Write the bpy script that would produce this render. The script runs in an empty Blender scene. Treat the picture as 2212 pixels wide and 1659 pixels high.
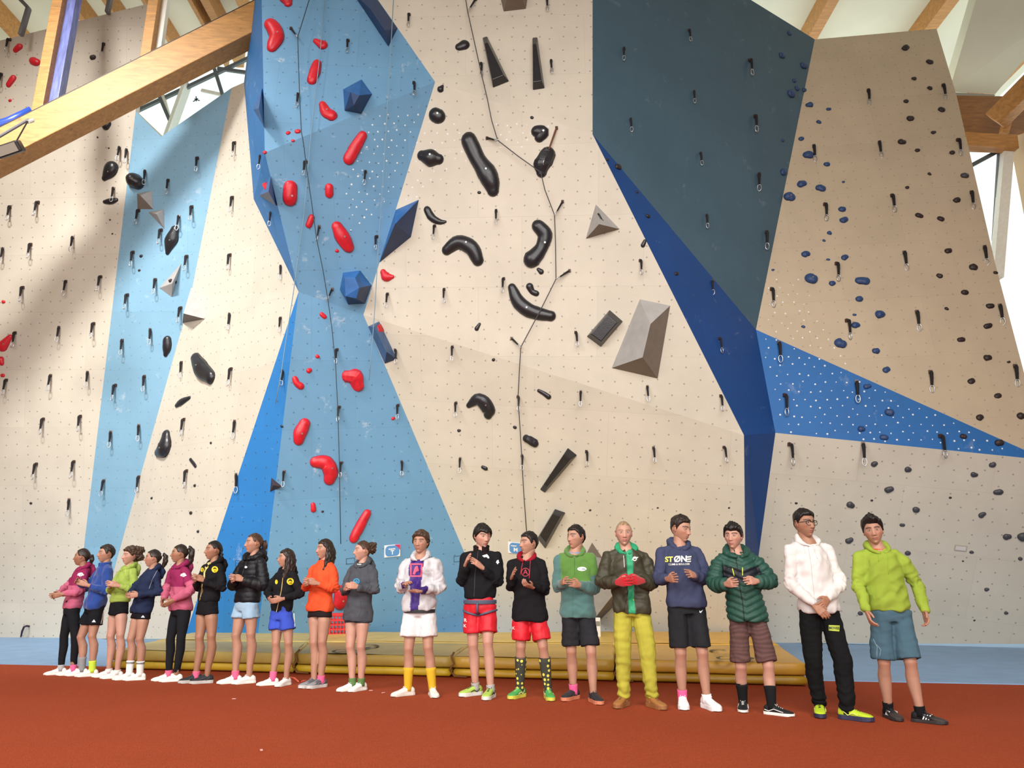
import bpy, bmesh, math, random
import numpy as np
from mathutils import Vector, Matrix
from mathutils.bvhtree import BVHTree
from mathutils.geometry import tessellate_polygon
random.seed(7); RNG = np.random.RandomState(7)
SC = bpy.context.scene; COL = SC.collection
# ------------------------------------------------------------------ camera
W, Hh, FPX, HOR, CAMH = 2212, 1659, 1600.0, 1250.0, 1.2
TH = math.atan((HOR - Hh / 2) / FPX)
cam = bpy.data.cameras.new('camera'); camo = bpy.data.objects.new('camera', cam); COL.objects.link(camo)
cam.sensor_width = 36; cam.lens = 36 * FPX / W; cam.clip_end = 200
camo.location = (0, 0, CAMH); camo.rotation_euler = (math.pi / 2 + TH, 0, 0)
SC.camera = camo
CT, ST = math.cos(TH), math.sin(TH)
# ------------------------------------------------------------------ view, world, lights
SC.view_settings.view_transform = 'Standard'; SC.view_settings.look = 'None'
SC.view_settings.gamma = 1; SC.view_settings.use_curve_mapping = False
SC.view_settings.exposure = -0.54
wd = bpy.data.worlds.new('world'); SC.world = wd; wd.use_nodes = True
bg = wd.node_tree.nodes['Background']; bg.inputs[0].default_value = (0.94, 1.0, 0.97, 1); bg.inputs[1].default_value = 1.9
def area(name, loc, tgt, sx, sy, e, col=(1, 1, 1)):
    l = bpy.data.lights.new(name, 'AREA'); l.shape = 'RECTANGLE'; l.size = sx; l.size_y = sy; l.energy = e; l.color = col
    o = bpy.data.objects.new(name, l); COL.objects.link(o); o.location = loc
    o.rotation_euler = (Vector(tgt) - Vector(loc)).to_track_quat('-Z', 'Y').to_euler(); return o
lo = area('side_skylight_daylight', (-8.5, 0.0, 7.5), (-1.5, 13, 0.5), 7.0, 3.5, 560, (1.0, 0.98, 0.96)); lo.data.spread = math.radians(105)
lo = area('rear_skylight_daylight', (1.0, -4.0, 9.5), (0, 13, 0.5), 12.0, 4.5, 950, (1.0, 0.98, 0.95)); lo.data.spread = math.radians(100)
lo = area('rear_low_fill', (-1.0, -6.5, 3.0), (0, 13, 2.0), 12.0, 3.5, 620, (1.0, 0.97, 0.93)); lo.data.spread = math.radians(90)  # unseen low fill added behind the camera to lift the lower wall
lo = area('roof_window_daylight', (-9.05, 4.6, 14.2), (-8.3, 13.9, 6.2), 2.8, 1.0, 520, (1.0, 0.98, 0.95)); lo.data.spread = math.radians(65)
area('ceiling_uplight_fill', (0.0, 18.5, 9.0), (0, 17.0, 16), 20.0, 2.0, 420, (1.0, 1.0, 0.92))  # unseen upward lamp added behind the climbing wall to brighten the ceiling

# ------------------------------------------------------------------ geometry helpers
def ray(px, py):
    a, b = px - W / 2, Hh / 2 - py
    v = Vector((a, FPX * CT - b * ST, FPX * ST + b * CT)); v.normalize(); return v
CAM = Vector((0, 0, CAMH))
def P(px, py, Y): d = ray(px, py); return CAM + d * (Y / d.y)
def G(px, py, z=0.0): d = ray(px, py); return CAM + d * ((z - CAMH) / d.z)
def mpp(Y, py=900):  # metres per pixel for something at depth Y seen at row py
    d = ray(1106, py); return (Y / d.y) * (CT * d.y + ST * d.z) / FPX
def toplane(px, py, pl, h=0.0):
    c, n = pl; d = ray(px, py); return CAM + d * (((c + n * h) - CAM).dot(n) / d.dot(n))
def proj(p):
    v = Vector(p) - CAM; f = v.y * CT + v.z * ST; return (W / 2 + FPX * v.x / f, Hh / 2 - FPX * (-v.y * ST + v.z * CT) / f)
def lin(c):
    if isinstance(c, str): c = [int(c[i:i + 2], 16) / 255 for i in (0, 2, 4)]
    return tuple((x / 12.92 if x <= 0.04045 else ((x + 0.055) / 1.055) ** 2.4) for x in c)
def mk(name, verts, faces, mat=None, parent=None, smooth=False, uv=None, cols=None):
    me = bpy.data.meshes.new(name); me.from_pydata([tuple(v) for v in verts], [], [tuple(f) for f in faces])
    if uv is not None:
        l = me.uv_layers.new(name='UVMap'); idx = np.zeros(len(me.loops), dtype=np.int32); me.loops.foreach_get('vertex_index', idx)
        l.data.foreach_set('uv', np.asarray(uv, dtype=np.float32)[idx].ravel())
    if cols is not None:
        a = me.color_attributes.new('Col', 'FLOAT_COLOR', 'POINT'); c = np.ones((len(verts), 4), dtype=np.float32); c[:, :3] = cols
        a.data.foreach_set('color', c.ravel())
    if smooth: me.polygons.foreach_set('use_smooth', [True] * len(me.polygons))
    if mat: me.materials.append(mat)
    me.update(); o = bpy.data.objects.new(name, me); COL.objects.link(o)
    if parent: o.parent = parent
    return o
def empty(name, loc=(0, 0, 0), **k):
    o = bpy.data.objects.new(name, None); o.empty_display_size = 0.1; o.location = loc; COL.objects.link(o)
    for a, b in k.items(): o[a] = b
    return o
def tag(o, label=None, cat=None, group=None, kind=None):
    for a, b in (('label', label), ('category', cat), ('group', group), ('kind', kind)):
        if b: o[a] = b
    return o
class MB:
    def __init__(s): s.v = []; s.f = []
    def add(s, v, f):
        n = len(s.v); s.v += [Vector(x) for x in v]; s.f += [tuple(i + n for i in q) for q in f]; return s
    def box(s, lo, hi, M=None):
        (a, b, c), (d, e, g) = lo, hi
        v = [Vector(x) for x in ((a, b, c), (d, b, c), (d, e, c), (a, e, c), (a, b, g), (d, b, g), (d, e, g), (a, e, g))]
        if M: v = [M @ x for x in v]
        return s.add(v, [(3, 2, 1, 0), (4, 5, 6, 7), (0, 1, 5, 4), (1, 2, 6, 5), (2, 3, 7, 6), (3, 0, 4, 7)])
    def beam(s, p, q, w, h, up=(0, 0, 1)):
        p, q = Vector(p), Vector(q); d = (q - p); L = d.length; d.normalize(); r = d.cross(Vector(up)).normalized(); u = r.cross(d)
        M = Matrix.Translation(p) @ Matrix((r, d, u)).transposed().to_4x4()
        return s.box((-w / 2, 0, -h / 2), (w / 2, L, h / 2), M)
    def tube(s, pts, rad, n=8, cap=True, sq=None):
        pts = [Vector(p) for p in pts]; k = len(pts); base = len(s.v)
        rad = [rad] * k if isinstance(rad, (int, float)) else rad
        d0 = (pts[1] - pts[0]).normalized(); u = d0.orthogonal().normalized()
        for i, p in enumerate(pts):
            d = (pts[min(i + 1, k - 1)] - pts[max(i - 1, 0)]).normalized()
            u = (u - d * u.dot(d)).normalized(); w = d.cross(u)
            for j in range(n):
                t = 2 * math.pi * j / n; s.v.append(p + (u * math.cos(t) + w * math.sin(t)) * rad[i])
        for i in range(k - 1):
            for j in range(n):
                a = base + i * n + j; b = base + i * n + (j + 1) % n; s.f.append((a, b, b + n, a + n))
        if cap: s.f.append(tuple(base + j for j in range(n))[::-1]); s.f.append(tuple(base + (k - 1) * n + j for j in range(n)))
        return s
    def build(s, name, mat=None, parent=None, smooth=False): return mk(name, s.v, s.f, mat, parent, smooth)
def bevel(o, w=0.01, n=2):
    m = o.modifiers.new('bevel', 'BEVEL'); m.width = w; m.segments = n; m.limit_method = 'ANGLE'; return o
def snoise(p, f, seed=0, n=10):
    """cheap smooth noise in -1..1 for an (N,3) array"""
    r = np.random.RandomState(seed); k = r.normal(size=(n, 3)); k /= np.linalg.norm(k, axis=1)[:, None]
    k *= (f * 2 * math.pi * (0.6 + 0.8 * r.rand(n)))[:, None]; ph = r.rand(n) * 6.28
    return np.sin(p @ k.T + ph).sum(1) / math.sqrt(n) * 0.8

# ------------------------------------------------------------------ materials
class N:
    def __init__(s, name):
        s.m = bpy.data.materials.new(name); s.m.use_nodes = True; s.t = s.m.node_tree; s.b = s.t.nodes['Principled BSDF']
    def n(s, t, **k):
        x = s.t.nodes.new(t)
        for a, b in k.items():
            if a in x.inputs.keys(): x.inputs[a].default_value = b
            else: setattr(x, a, b)
        return x
    def l(s, a, b): s.t.links.new(a, b)
    def mix(s, fac, a, b, mode='MIX'):
        x = s.t.nodes.new('ShaderNodeMix'); x.data_type = 'RGBA'; x.blend_type = mode
        for i, v in ((0, fac), (6, a), (7, b)):
            if hasattr(v, 'is_linked'): s.l(v, x.inputs[i])
            elif i == 0: x.inputs[0].default_value = v
            else: x.inputs[i].default_value = tuple(v)[:3] + (1,)
        return x.outputs[2]
    def ramp(s, v, a, b, lo=0.0, hi=1.0):
        x = s.n('ShaderNodeMapRange'); s.l(v, x.inputs[0])
        for i, q in enumerate((a, b, lo, hi)): x.inputs[i + 1].default_value = q
        return x.outputs[0]
    def bump(s, v, st, d=0.01):
        x = s.n('ShaderNodeBump', Strength=st, Distance=d); s.l(v, x.inputs['Height']); s.l(x.outputs[0], s.b.inputs['Normal'])
MATS = {}
def plain(name, col, rough=0.5, metal=0.0, var=0.0, scale=20, bump=0.0, bscale=None, spec=0.5, sheen=0.0, emit=None, stretch=None, bdist=0.005):
    if name in MATS: return MATS[name]
    q = N(name); c = lin(col); q.b.inputs['Roughness'].default_value = rough; q.b.inputs['Metallic'].default_value = metal
    q.b.inputs['Specular IOR Level'].default_value = spec; q.b.inputs['Base Color'].default_value = c + (1,)
    if sheen: q.b.inputs['Sheen Weight'].default_value = sheen
    if var or bump:
        tc = q.n('ShaderNodeTexCoord'); mp = q.n('ShaderNodeMapping'); q.l(tc.outputs['Object'], mp.inputs[0])
        if stretch: mp.inputs['Scale'].default_value = stretch
        if var:
            nz = q.n('ShaderNodeTexNoise', Scale=scale, Detail=4.0); q.l(mp.outputs[0], nz.inputs['Vector'])
            q.l(q.mix(q.ramp(nz.outputs[0], 0.3, 0.7), [x * (1 - var) for x in c], [min(1, x * (1 + var)) for x in c]), q.b.inputs['Base Color'])
        if bump:
            nz = q.n('ShaderNodeTexNoise', Scale=bscale or scale, Detail=3.0); q.l(mp.outputs[0], nz.inputs['Vector']); q.bump(nz.outputs[0], bump, bdist)
    if emit: q.b.inputs['Emission Color'].default_value = lin(col) + (1,); q.b.inputs['Emission Strength'].default_value = emit
    MATS[name] = q.m; return q.m
def panel(name, col, chalk=0.0, dots=0.6, rough=0.55, spec=0.35, seam=0.85):
    q = N(name); c = lin(col); uv = q.n('ShaderNodeTexCoord').outputs['UV']
    base = c
    nz = q.n('ShaderNodeTexNoise', Scale=0.9, Detail=5.0, Roughness=0.65); q.l(uv, nz.inputs['Vector'])
    cur = q.mix(q.ramp(nz.outputs[0], 0.3, 0.7), [x * 0.93 for x in base], [min(1, x * 1.06) for x in base])
    br = q.n('ShaderNodeTexBrick'); br.offset = 0.37; br.squash = 1.0
    for k, v in (('Scale', 1.0), ('Mortar Size', 0.006), ('Mortar Smooth', 0.3), ('Brick Width', 2.1), ('Row Height', 1.22), ('Bias', 0.0)): br.inputs[k].default_value = v
    br.inputs['Color1'].default_value = (0.93, 0.93, 0.92, 1); br.inputs['Color2'].default_value = (1, 1, 1, 1); br.inputs['Mortar'].default_value = (seam, seam, seam, 1)
    q.l(uv, br.inputs['Vector']); cur = q.mix(0.75, cur, br.outputs[0], 'MULTIPLY')
    vo = q.n('ShaderNodeTexVoronoi', Scale=4.3, Randomness=0.32); vo.voronoi_dimensions = '2D'; q.l(uv, vo.inputs['Vector'])
    cur = q.mix(q.ramp(vo.outputs['Distance'], 0.05, 0.075, dots, 0.0), cur, (0.05, 0.05, 0.05))
    if chalk:
        n2 = q.n('ShaderNodeTexNoise', Scale=2.3, Detail=8.0, Roughness=0.72, Distortion=0.35); q.l(uv, n2.inputs['Vector'])
        cur = q.mix(q.ramp(n2.outputs[0], 0.605, 0.70, 0.0, chalk), cur, (0.75, 0.78, 0.8))
    q.l(cur, q.b.inputs['Base Color']); q.b.inputs['Roughness'].default_value = rough; q.b.inputs['Specular IOR Level'].default_value = spec
    n3 = q.n('ShaderNodeTexNoise', Scale=140.0, Detail=2.0); q.l(uv, n3.inputs['Vector']); q.bump(n3.outputs[0], 0.25, 0.002)
    MATS[name] = q.m; return q.m
def wood(name, col, sc=(1, 6, 6), dark=0.6):
    q = N(name); c = lin(col); tc = q.n('ShaderNodeTexCoord'); mp = q.n('ShaderNodeMapping'); mp.inputs['Scale'].default_value = sc; q.l(tc.outputs['Object'], mp.inputs[0])
    nz = q.n('ShaderNodeTexNoise', Scale=2.2, Detail=8.0, Distortion=1.2); q.l(mp.outputs[0], nz.inputs['Vector'])
    cur = q.mix(q.ramp(nz.outputs[0], 0.3, 0.7), [x * 0.72 for x in c], [min(1, x * 1.15) for x in c])
    vo = q.n('ShaderNodeTexVoronoi', Scale=2.0); q.l(tc.outputs['Object'], vo.inputs['Vector'])
    cur = q.mix(q.ramp(vo.outputs['Distance'], 0.04, 0.09, 0.45, 0.0), cur, [x * 0.35 for x in c])
    q.l(cur, q.b.inputs['Base Color']); q.b.inputs['Roughness'].default_value = 0.5
    MATS[name] = q.m; return q.m
CREAM, BLUE, STEEL, NAVY, TEAL = panel('cream_panel', 'd3cbbb', dots=0.5), panel('mid_blue_panel', '2f7cc0', 0.4), panel('steel_blue_panel', '6c9cc0', 0.45, dots=0.5), panel('deep_blue_panel', '194584', 0.15, dots=0.25), panel('dark_teal_panel', '466070', 0.1, dots=0.2, seam=0.97)
CREAM2 = panel('cream_panel_plain', 'c4b39a', dots=0.3)
SKY = panel('light_blue_panel', '82adc6', 0.3, dots=0.25)
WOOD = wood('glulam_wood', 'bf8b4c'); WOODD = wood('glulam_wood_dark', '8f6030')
BLACKH = plain('hold_black', '26262a', 0.32, var=0.15, scale=15, bump=0.25, bscale=60)
REDH = plain('hold_red', 'cf1f2e', 0.38, var=0.15, scale=12, bump=0.3, bscale=60)
NAVYH = plain('hold_navy', '2c4674', 0.5, var=0.25, scale=25, bump=0.4, bscale=50)
BROWNH = plain('hold_dark_brown', '2f2324', 0.5, var=0.3, scale=25, bump=0.4, bscale=50)
GREYH = plain('hold_grey', '8c8a88', 0.6, var=0.2, scale=25)
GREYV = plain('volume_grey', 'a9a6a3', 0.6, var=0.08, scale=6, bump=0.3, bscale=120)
TAUPE_SHADEV = plain('volume_taupe_shade', '7b6f62', 0.6, var=0.08, scale=6, bump=0.3, bscale=120)  # taupe volumes; also paints shade on some faces of the grey ones
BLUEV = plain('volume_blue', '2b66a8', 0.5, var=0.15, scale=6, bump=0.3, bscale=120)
NAVY_SHADEV = plain('volume_navy_shade', '223b66', 0.5, var=0.12, scale=6, bump=0.3, bscale=120)  # deep navy volumes, and shade painted onto right and lower faces of blue ones
METAL = plain('zinc_metal', 'c9ccd0', 0.3, 0.9); SLING = plain('black_sling', '17141a', 0.8); SLINGB = plain('brown_sling', '6e4630', 0.8)
ROPED = plain('rope_dark', '4c4a4c', 0.8); ROPEB = plain('rope_blue', '7d9db0', 0.8)

# ------------------------------------------------------------------ floor
def flat(name, pts, mat, parent=None):
    pts = [Vector(p) for p in pts]
    v = pts + [p - Vector((0, 0, 0.1)) for p in pts]; n = len(pts)
    f = [tuple(range(n))] + [tuple(range(n, 2 * n))[::-1]] + [(i, i + n, (i + 1) % n + n, (i + 1) % n) for i in range(n)]
    return mk(name, v, f, mat, parent)
q = N('red_carpet'); tc = q.n('ShaderNodeTexCoord').outputs['Object']
n1 = q.n('ShaderNodeTexNoise', Scale=90.0, Detail=4.0); q.l(tc, n1.inputs['Vector']); n2 = q.n('ShaderNodeTexNoise', Scale=1.3, Detail=6.0, Roughness=0.7); q.l(tc, n2.inputs['Vector'])
cc = lin('a64a2c'); cur = q.mix(q.ramp(n1.outputs[0], 0.3, 0.7), [x * 0.7 for x in cc], [x * 1.25 for x in cc])
cur = q.mix(q.ramp(n2.outputs[0], 0.35, 0.7, 0.0, 0.3), cur, [x * 0.75 for x in cc])
n4 = q.n('ShaderNodeTexNoise', Scale=22.0, Detail=3.0); q.l(tc, n4.inputs['Vector']); cur = q.mix(q.ramp(n4.outputs[0], 0.35, 0.65, 0.25, 0.0), cur, [x * 0.6 for x in cc])
q.l(cur, q.b.inputs['Base Color']); q.b.inputs['Roughness'].default_value = 0.95; q.b.inputs['Specular IOR Level'].default_value = 0.1; q.bump(n1.outputs[0], 0.6, 0.01); CARPET = q.m
BLUEMAT = plain('blue_floor', '84a5c8', 0.7, var=0.08, scale=3, bump=0.2, bscale=60)
tag(flat('floor', [(-16, -7, 0), (14, -7, 0), (14, 22, 0), (-16, 22, 0)], CARPET), kind='structure')
bl, brt = G(-60, 1434), G(2280, 1481); wl, wr = G(0, 1378), G(2212, 1392)
def wb(px):  # base of the climbing wall below image column px
    t = (px) / 2212; a, b = wl, wr
    lo, hi = -0.4, 1.4
    for _ in range(40):
        m = (lo + hi) / 2; p = a.lerp(b, m)
        if proj(p)[0] < px: lo = m
        else: hi = m
    return a.lerp(b, lo)
ext0, ext1 = wb(-420), wb(2700)
dirn = (ext1 - ext0).normalized()
tag(flat('floor', [bl + (bl - brt) * 0.3 + Vector((0, 0, .012)), brt + (brt - bl) * 0.15 + Vector((0, 0, .012)), ext1 + Vector((0, 0.6, .012)), ext0 + Vector((0, 0.6, .012))], BLUEMAT), kind='structure')

# ------------------------------------------------------------------ climbing wall facets
Y645 = 12.15
FAC = []   # name, px polygon, plane, label phrase
VD = {}    # shared vertices px -> Y
def V(px, py, Y=None):
    if Y is not None: VD[(px, py)] = P(px, py, Y)
    return VD[(px, py)]
def fitplane(pts):
    a = np.array([tuple(p) for p in pts]); c = a.mean(0); n = np.linalg.svd(a - c)[2][2]
    n = Vector(n); c = Vector(c)
    if n.dot(c - CAM) > 0: n = -n
    return c, n
wallr = empty('wall_back', (0, 13, 0), kind='structure')
def facet(name, pts, mat, where, px=None):
    """pts: list of ((px,py), 3d or None) -- None is solved from the plane of the others"""
    known = [q[1] for q in pts if q[1] is not None]; pl = fitplane(known if len(known) <= 3 else known)
    P3 = [q[1] if q[1] is not None else toplane(q[0][0], q[0][1], pl) for q in pts]
    for q, p in zip(pts, P3): VD[q[0]] = p
    c, n = pl; ax = Vector((1, 0, 0)); ax = (ax - n * ax.dot(n)).normalized(); ay = n.cross(ax)
    if ay.z < 0: ay = -ay
    k = len(P3); back = [p + Vector((0, 0.15, 0)) for p in P3]
    tess = [tuple(t) for t in tessellate_polygon([[Vector((q[0][0], q[0][1], 0)) for q in pts]])]
    v = P3 + back; f = []
    for t in tess:
        a, b, cc_ = [P3[i] for i in t]
        if (b - a).cross(cc_ - a).dot(n) < 0: t = t[::-1]
        f.append(t); f.append(tuple(i + k for i in t[::-1]))
    f += [(i, (i + 1) % k, (i + 1) % k + k, i + k) for i in range(k)]
    uv = [((p - Vector((0, 13, 0))).dot(ax), (p - Vector((0, 13, 0))).dot(ay)) for p in v]
    o = mk(name, [p - Vector((0, 13, 0)) for p in v], f, mat, wallr, uv=uv); o['kind'] = 'structure'
    FAC.append(dict(name=name, px=[q[0] for q in pts], pl=pl, where=where, obj=o, P3=P3, tess=tess)); return o
def base(px): p = wb(px); return p - Vector((0, 0, 0.0))
def bp(px, py): return ((px, py), base(px))
L = lambda x, y, Y: ((x, y), P(x, y, Y))
S = lambda x, y: ((x, y), VD[(x, y)])
X = lambda x, y: ((x, y), None)
facet('panel', [L(293, 240, 13.7), X(320, 8), X(-250, 150), ((-250, 1376), base(-250)), ((158, 1379), base(158))], CREAM, 'the far left cream wall')
facet('panel', [L(293, 240, 13.7), S(158, 1379), ((207, 1379), base(207) + Vector((0, -.04, 0))), X(412, 640), X(500, 190), X(348, 295)], SKY, 'the pale blue strip')
facet('panel', [S(412, 640), S(207, 1379), X(398, 1380), L(645, 630, Y645), X(437, 690)], CREAM, 'the wall beside the bright blue wedge')
facet('panel', [S(500, 190), X(527, 178), X(548, 430), S(645, 630), S(437, 690), S(412, 640)], CREAM, 'the narrow cream wall by the overhang')
facet('panel', [L(785, 680, 12.7), L(1607, 940, 12.45), X(1612, 1391), ((1085, 1383), base(1085) + Vector((0, -.1, 0)))], CREAM, 'the lower centre cream wall')
facet('panel', [S(645, 630), S(785, 680), S(1085, 1383), X(556, 1380)], STEEL, 'the lower steel blue wall')
facet('panel', [S(645, 630), S(398, 1380), S(556, 1380)], BLUE, 'the bright blue wedge')
facet('panel', [L(940, 177, 11.2), X(1280, 290), S(1607, 940), S(785, 680)], CREAM, 'the overhanging centre cream wall')
facet('panel', [S(645, 630), X(572, 330), S(940, 177), S(785, 680)], STEEL, 'the middle steel blue overhang')
facet('panel', [S(1280, 290), L(1280, -60, VD[(1280, 290)].y - .05), X(1525, -60), X(1760, 85), L(1633, 712, 13.0)], TEAL, 'the dark teal overhang')
facet('panel', [X(775, -60), S(1280, -60), S(1280, 290), S(940, 177)], CREAM, 'the top cream wall')
facet('panel', [S(572, 330), X(564, -60), S(775, -60), S(940, 177)], STEEL, 'the upper steel blue overhang')
facet('panel', [L(556, -60, 12.3), S(564, -60), S(572, 330), S(645, 630), S(548, 430), S(527, 178)], BLUE, 'the blue side face of the overhang')
facet('panel', [S(1760, 85), X(2023, 62), X(2066, 205), L(2150, 570, 12.75), X(2262, 994), S(1633, 712)], CREAM2, 'the right cream wall')
facet('panel', [L(1675, 935, 12.9), S(2262, 994), X(2401, 1007), X(2400, 1392), ((1614, 1391), base(1614)), X(1640, 1190)], CREAM, 'the lower right cream wall')
facet('panel', [S(1633, 712), S(2262, 994), S(1675, 935)], panel('bright_blue_panel', '1f66ab', 0.15, dots=0.15), 'the long blue triangle')
facet('panel', [S(1280, 290), S(1633, 712), S(1675, 935), S(1640, 1190), S(1614, 1391), S(1612, 1391), S(1607, 940)], NAVY, 'the deep blue strip')
def inpoly(x, y, pg):
    c = False; j = len(pg) - 1
    for i in range(len(pg)):
        (xi, yi), (xj, yj) = pg[i], pg[j]
        if (yi > y) != (yj > y) and x < (xj - xi) * (y - yi) / (yj - yi) + xi: c = not c
        j = i
    return c
def at(px, py):
    """facet under a pixel, with the plane of the triangle hit there"""
    best = None
    for F_ in FAC:
        if inpoly(px, py, F_['px']): best = F_
    if best is None: best = min(FAC, key=lambda F_: min((px - a) ** 2 + (py - b) ** 2 for a, b in F_['px']))
    for t in best['tess']:
        if inpoly(px, py, [best['px'][i] for i in t]):
            a, b, c = [best['P3'][i] for i in t]; n = (b - a).cross(c - a).normalized()
            if n.dot(a - CAM) > 0: n = -n
            return best, (a, n)
    return best, best['pl']
# tee-nut glints: near-white pieces painted bright only where the metal catches light
def glint_nuts(poly, step, fi, seed):
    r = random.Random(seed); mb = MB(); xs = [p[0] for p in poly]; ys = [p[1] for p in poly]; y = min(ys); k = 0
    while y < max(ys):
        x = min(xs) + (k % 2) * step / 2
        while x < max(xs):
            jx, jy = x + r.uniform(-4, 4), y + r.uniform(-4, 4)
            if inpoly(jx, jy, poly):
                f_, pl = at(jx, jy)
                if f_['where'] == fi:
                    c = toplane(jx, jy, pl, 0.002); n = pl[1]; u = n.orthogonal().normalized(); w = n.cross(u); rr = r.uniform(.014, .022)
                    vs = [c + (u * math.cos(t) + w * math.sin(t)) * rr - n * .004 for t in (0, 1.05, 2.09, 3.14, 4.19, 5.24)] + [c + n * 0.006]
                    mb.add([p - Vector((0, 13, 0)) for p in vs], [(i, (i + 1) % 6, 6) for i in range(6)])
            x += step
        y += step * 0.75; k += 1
    o = mb.build('tee_nut_glints', plain('nut_glint_white', 'f4f6f4', 0.35), wallr); o['kind'] = 'stuff'
glint_nuts([(800, 245), (915, 235), (840, 430), (760, 520), (740, 440)], 22, 'the middle steel blue overhang', 1)
glint_nuts([(905, 245), (1010, 262), (1040, 330), (950, 390), (860, 480), (870, 420)], 27, 'the overhanging centre cream wall', 2)
glint_nuts([(1060, 255), (1200, 270), (1130, 330), (1065, 320)], 22, 'the overhanging centre cream wall', 3)
glint_nuts([(1640, 718), (1810, 790), (2080, 920), (2190, 975), (2090, 972), (1690, 932)], 24, 'the long blue triangle', 4)
glint_nuts([(1650, 600), (1730, 600), (1800, 740), (1830, 790), (1660, 720)], 25, 'the right cream wall', 5)

# ------------------------------------------------------------------ roof, beams, windows
CEILZ = 14.6
CEILM = plain('roof_board', 'e3e8d4', 0.8, var=0.05, scale=0.8)
tag(MB().box((-16, -7, CEILZ), (-3.2, 16.6, CEILZ + .3)).box((-3.2, -7, CEILZ), (14, 20, CEILZ + .3)).build('ceiling', CEILM), kind='structure')
PLAST = plain('beige_plaster', 'cdb590', .8, var=.05, scale=1.5)
tag(MB().box((-16.2, -7, 0), (-16, 22, CEILZ)).build('wall_left', PLAST), kind='structure')
tag(MB().box((-16, -7.2, 0), (14, -7, CEILZ)).build('wall_front', PLAST), kind='structure')
tag(MB().box((14, -7, 0), (14.2, 10, CEILZ)).build('wall_side', PLAST), kind='structure')
def cz(px, z=CEILZ): return G(px, 0, z).x / G(px, 0, z).y  # slope of a rafter running away from the lens through (px, 0)
def rafter(px0, w=0.22, h=0.5, y1=20.0, lab=''):
    p = G(px0, -25, CEILZ - h); y1 = 16.6 if p.x < -3 else 20.0; o = bevel(MB().box((-w / 2, 0, -h / 2), (w / 2, y1 - p.y, h / 2)).build('rafter', WOOD), 0.01)
    o.location = (p.x, p.y, CEILZ - h / 2 - .004); return tag(o, lab, 'rafter', 'roof rafters')
for px0, w, lab in ((-70, .14, 'wooden rafter in the top left corner above the steel bracket'), (125, .15, 'wooden rafter just right of the blue wrapped post'), (205, .09, 'thin wooden rafter above the grey topped wall'), (292, .09, 'thin wooden rafter left of the white edged post'),
                    (395, .1, 'wooden rafter right of the white edged post'), (428, .2, 'wide wooden rafter meeting the great inclined beam'), (500, .09, 'thin rafter just left of the blue overhang'), (1815, .26, 'wooden rafter above the corner of the teal overhang'), (2078, .3, 'dark sided rafter at the top of the right wall'), (2360, .3, 'rafter at the far right edge beside the pale roof board')):
    rafter(px0, w, lab=lab)
# great inclined glulam beam
def PB(px, py, Y): return P(px, py, Y)
a0, a1 = PB(-330, 545, 11.6), PB(700, -72, 12.3)
top0, bot0 = PB(-330, 440, 11.6), PB(-330, 560, 11.6)
hb = 0.62
bm_ = MB(); u_ = (a1 - a0).normalized()
ctr0, ctr1 = PB(-330, 498, 11.9), PB(700, -24, 12.5); ctr0 = ctr0 + (ctr0 - ctr1) * .52
beamo = MB().beam(ctr0 - ctr0, ctr1 - ctr0, 0.42, 0.62, up=(0, 0, 1)).build('glulam_beam', WOOD); beamo.location = ctr0; bevel(beamo, .015)
tag(beamo, 'great inclined glulam beam crossing the top left corner in front of the wall', 'beam')
gd = (ctr1 - ctr0); upv = gd.normalized().cross(Vector((0, 1, 0))); upv = -upv if upv.z < 0 else upv
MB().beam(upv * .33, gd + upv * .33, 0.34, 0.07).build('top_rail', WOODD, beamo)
MB().beam(upv * .295 + Vector((0, -.2, 0)), gd + upv * .295 + Vector((0, -.2, 0)), 0.05, 0.02).build('steel_cable', plain('dark_steel', '3a3330', .5, .6), beamo)
def onbeam(px):  # point of the beam's top line in column px
    lo, hi = 0.0, 1.0
    for _ in range(30):
        m = (lo + hi) / 2
        if proj(ctr0 + gd * m)[0] < px: lo = m
        else: hi = m
    return ctr0 + gd * lo + upv * .40
def post(px, w, mat, dy=0.0, lab='', name='post'):
    b = onbeam(px) + Vector((0, dy, -.02)); o = MB().box((-w / 2, -w / 2, 0), (w / 2, w / 2, CEILZ - .5 - b.z)).build(name, mat); o.location = b
    return tag(bevel(o, .01), lab, 'post')
post(107, .2, WOOD, 0, 'upright wooden post on the beam beside the blue wrapped one')
BLUEW = plain('blue_wrap', '6f78b4', .35, var=.35, scale=6, bump=.5, bscale=12, stretch=(3, 3, .5))
post(130, .19, BLUEW, .12, 'upright post wrapped in shiny blue and white film')
post(340, .2, WOOD, 0, 'upright wooden post further along the beam'); post(358, .12, plain('white_paint', 'dcd8cc', .6), .1, 'white painted post edge beside the second wooden post')
# steel brackets hanging from the roof
for k, (pts, lab) in enumerate((([(35, -10), (62, 18), (45, 76)], 'bent grey steel bracket in the top left corner'), ([(240, -10), (232, 28)], 'short grey steel strut above the grey topped wall'))):
    p3 = [P(x, y, 13.2) for x, y in pts]; m = MB()
    for a, b in zip(p3, p3[1:]): m.beam(a, b, .1, .07)
    tag(m.build('steel_bracket', plain('grey_steel', '77767c', .5, .4)), lab, 'bracket')
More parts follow.
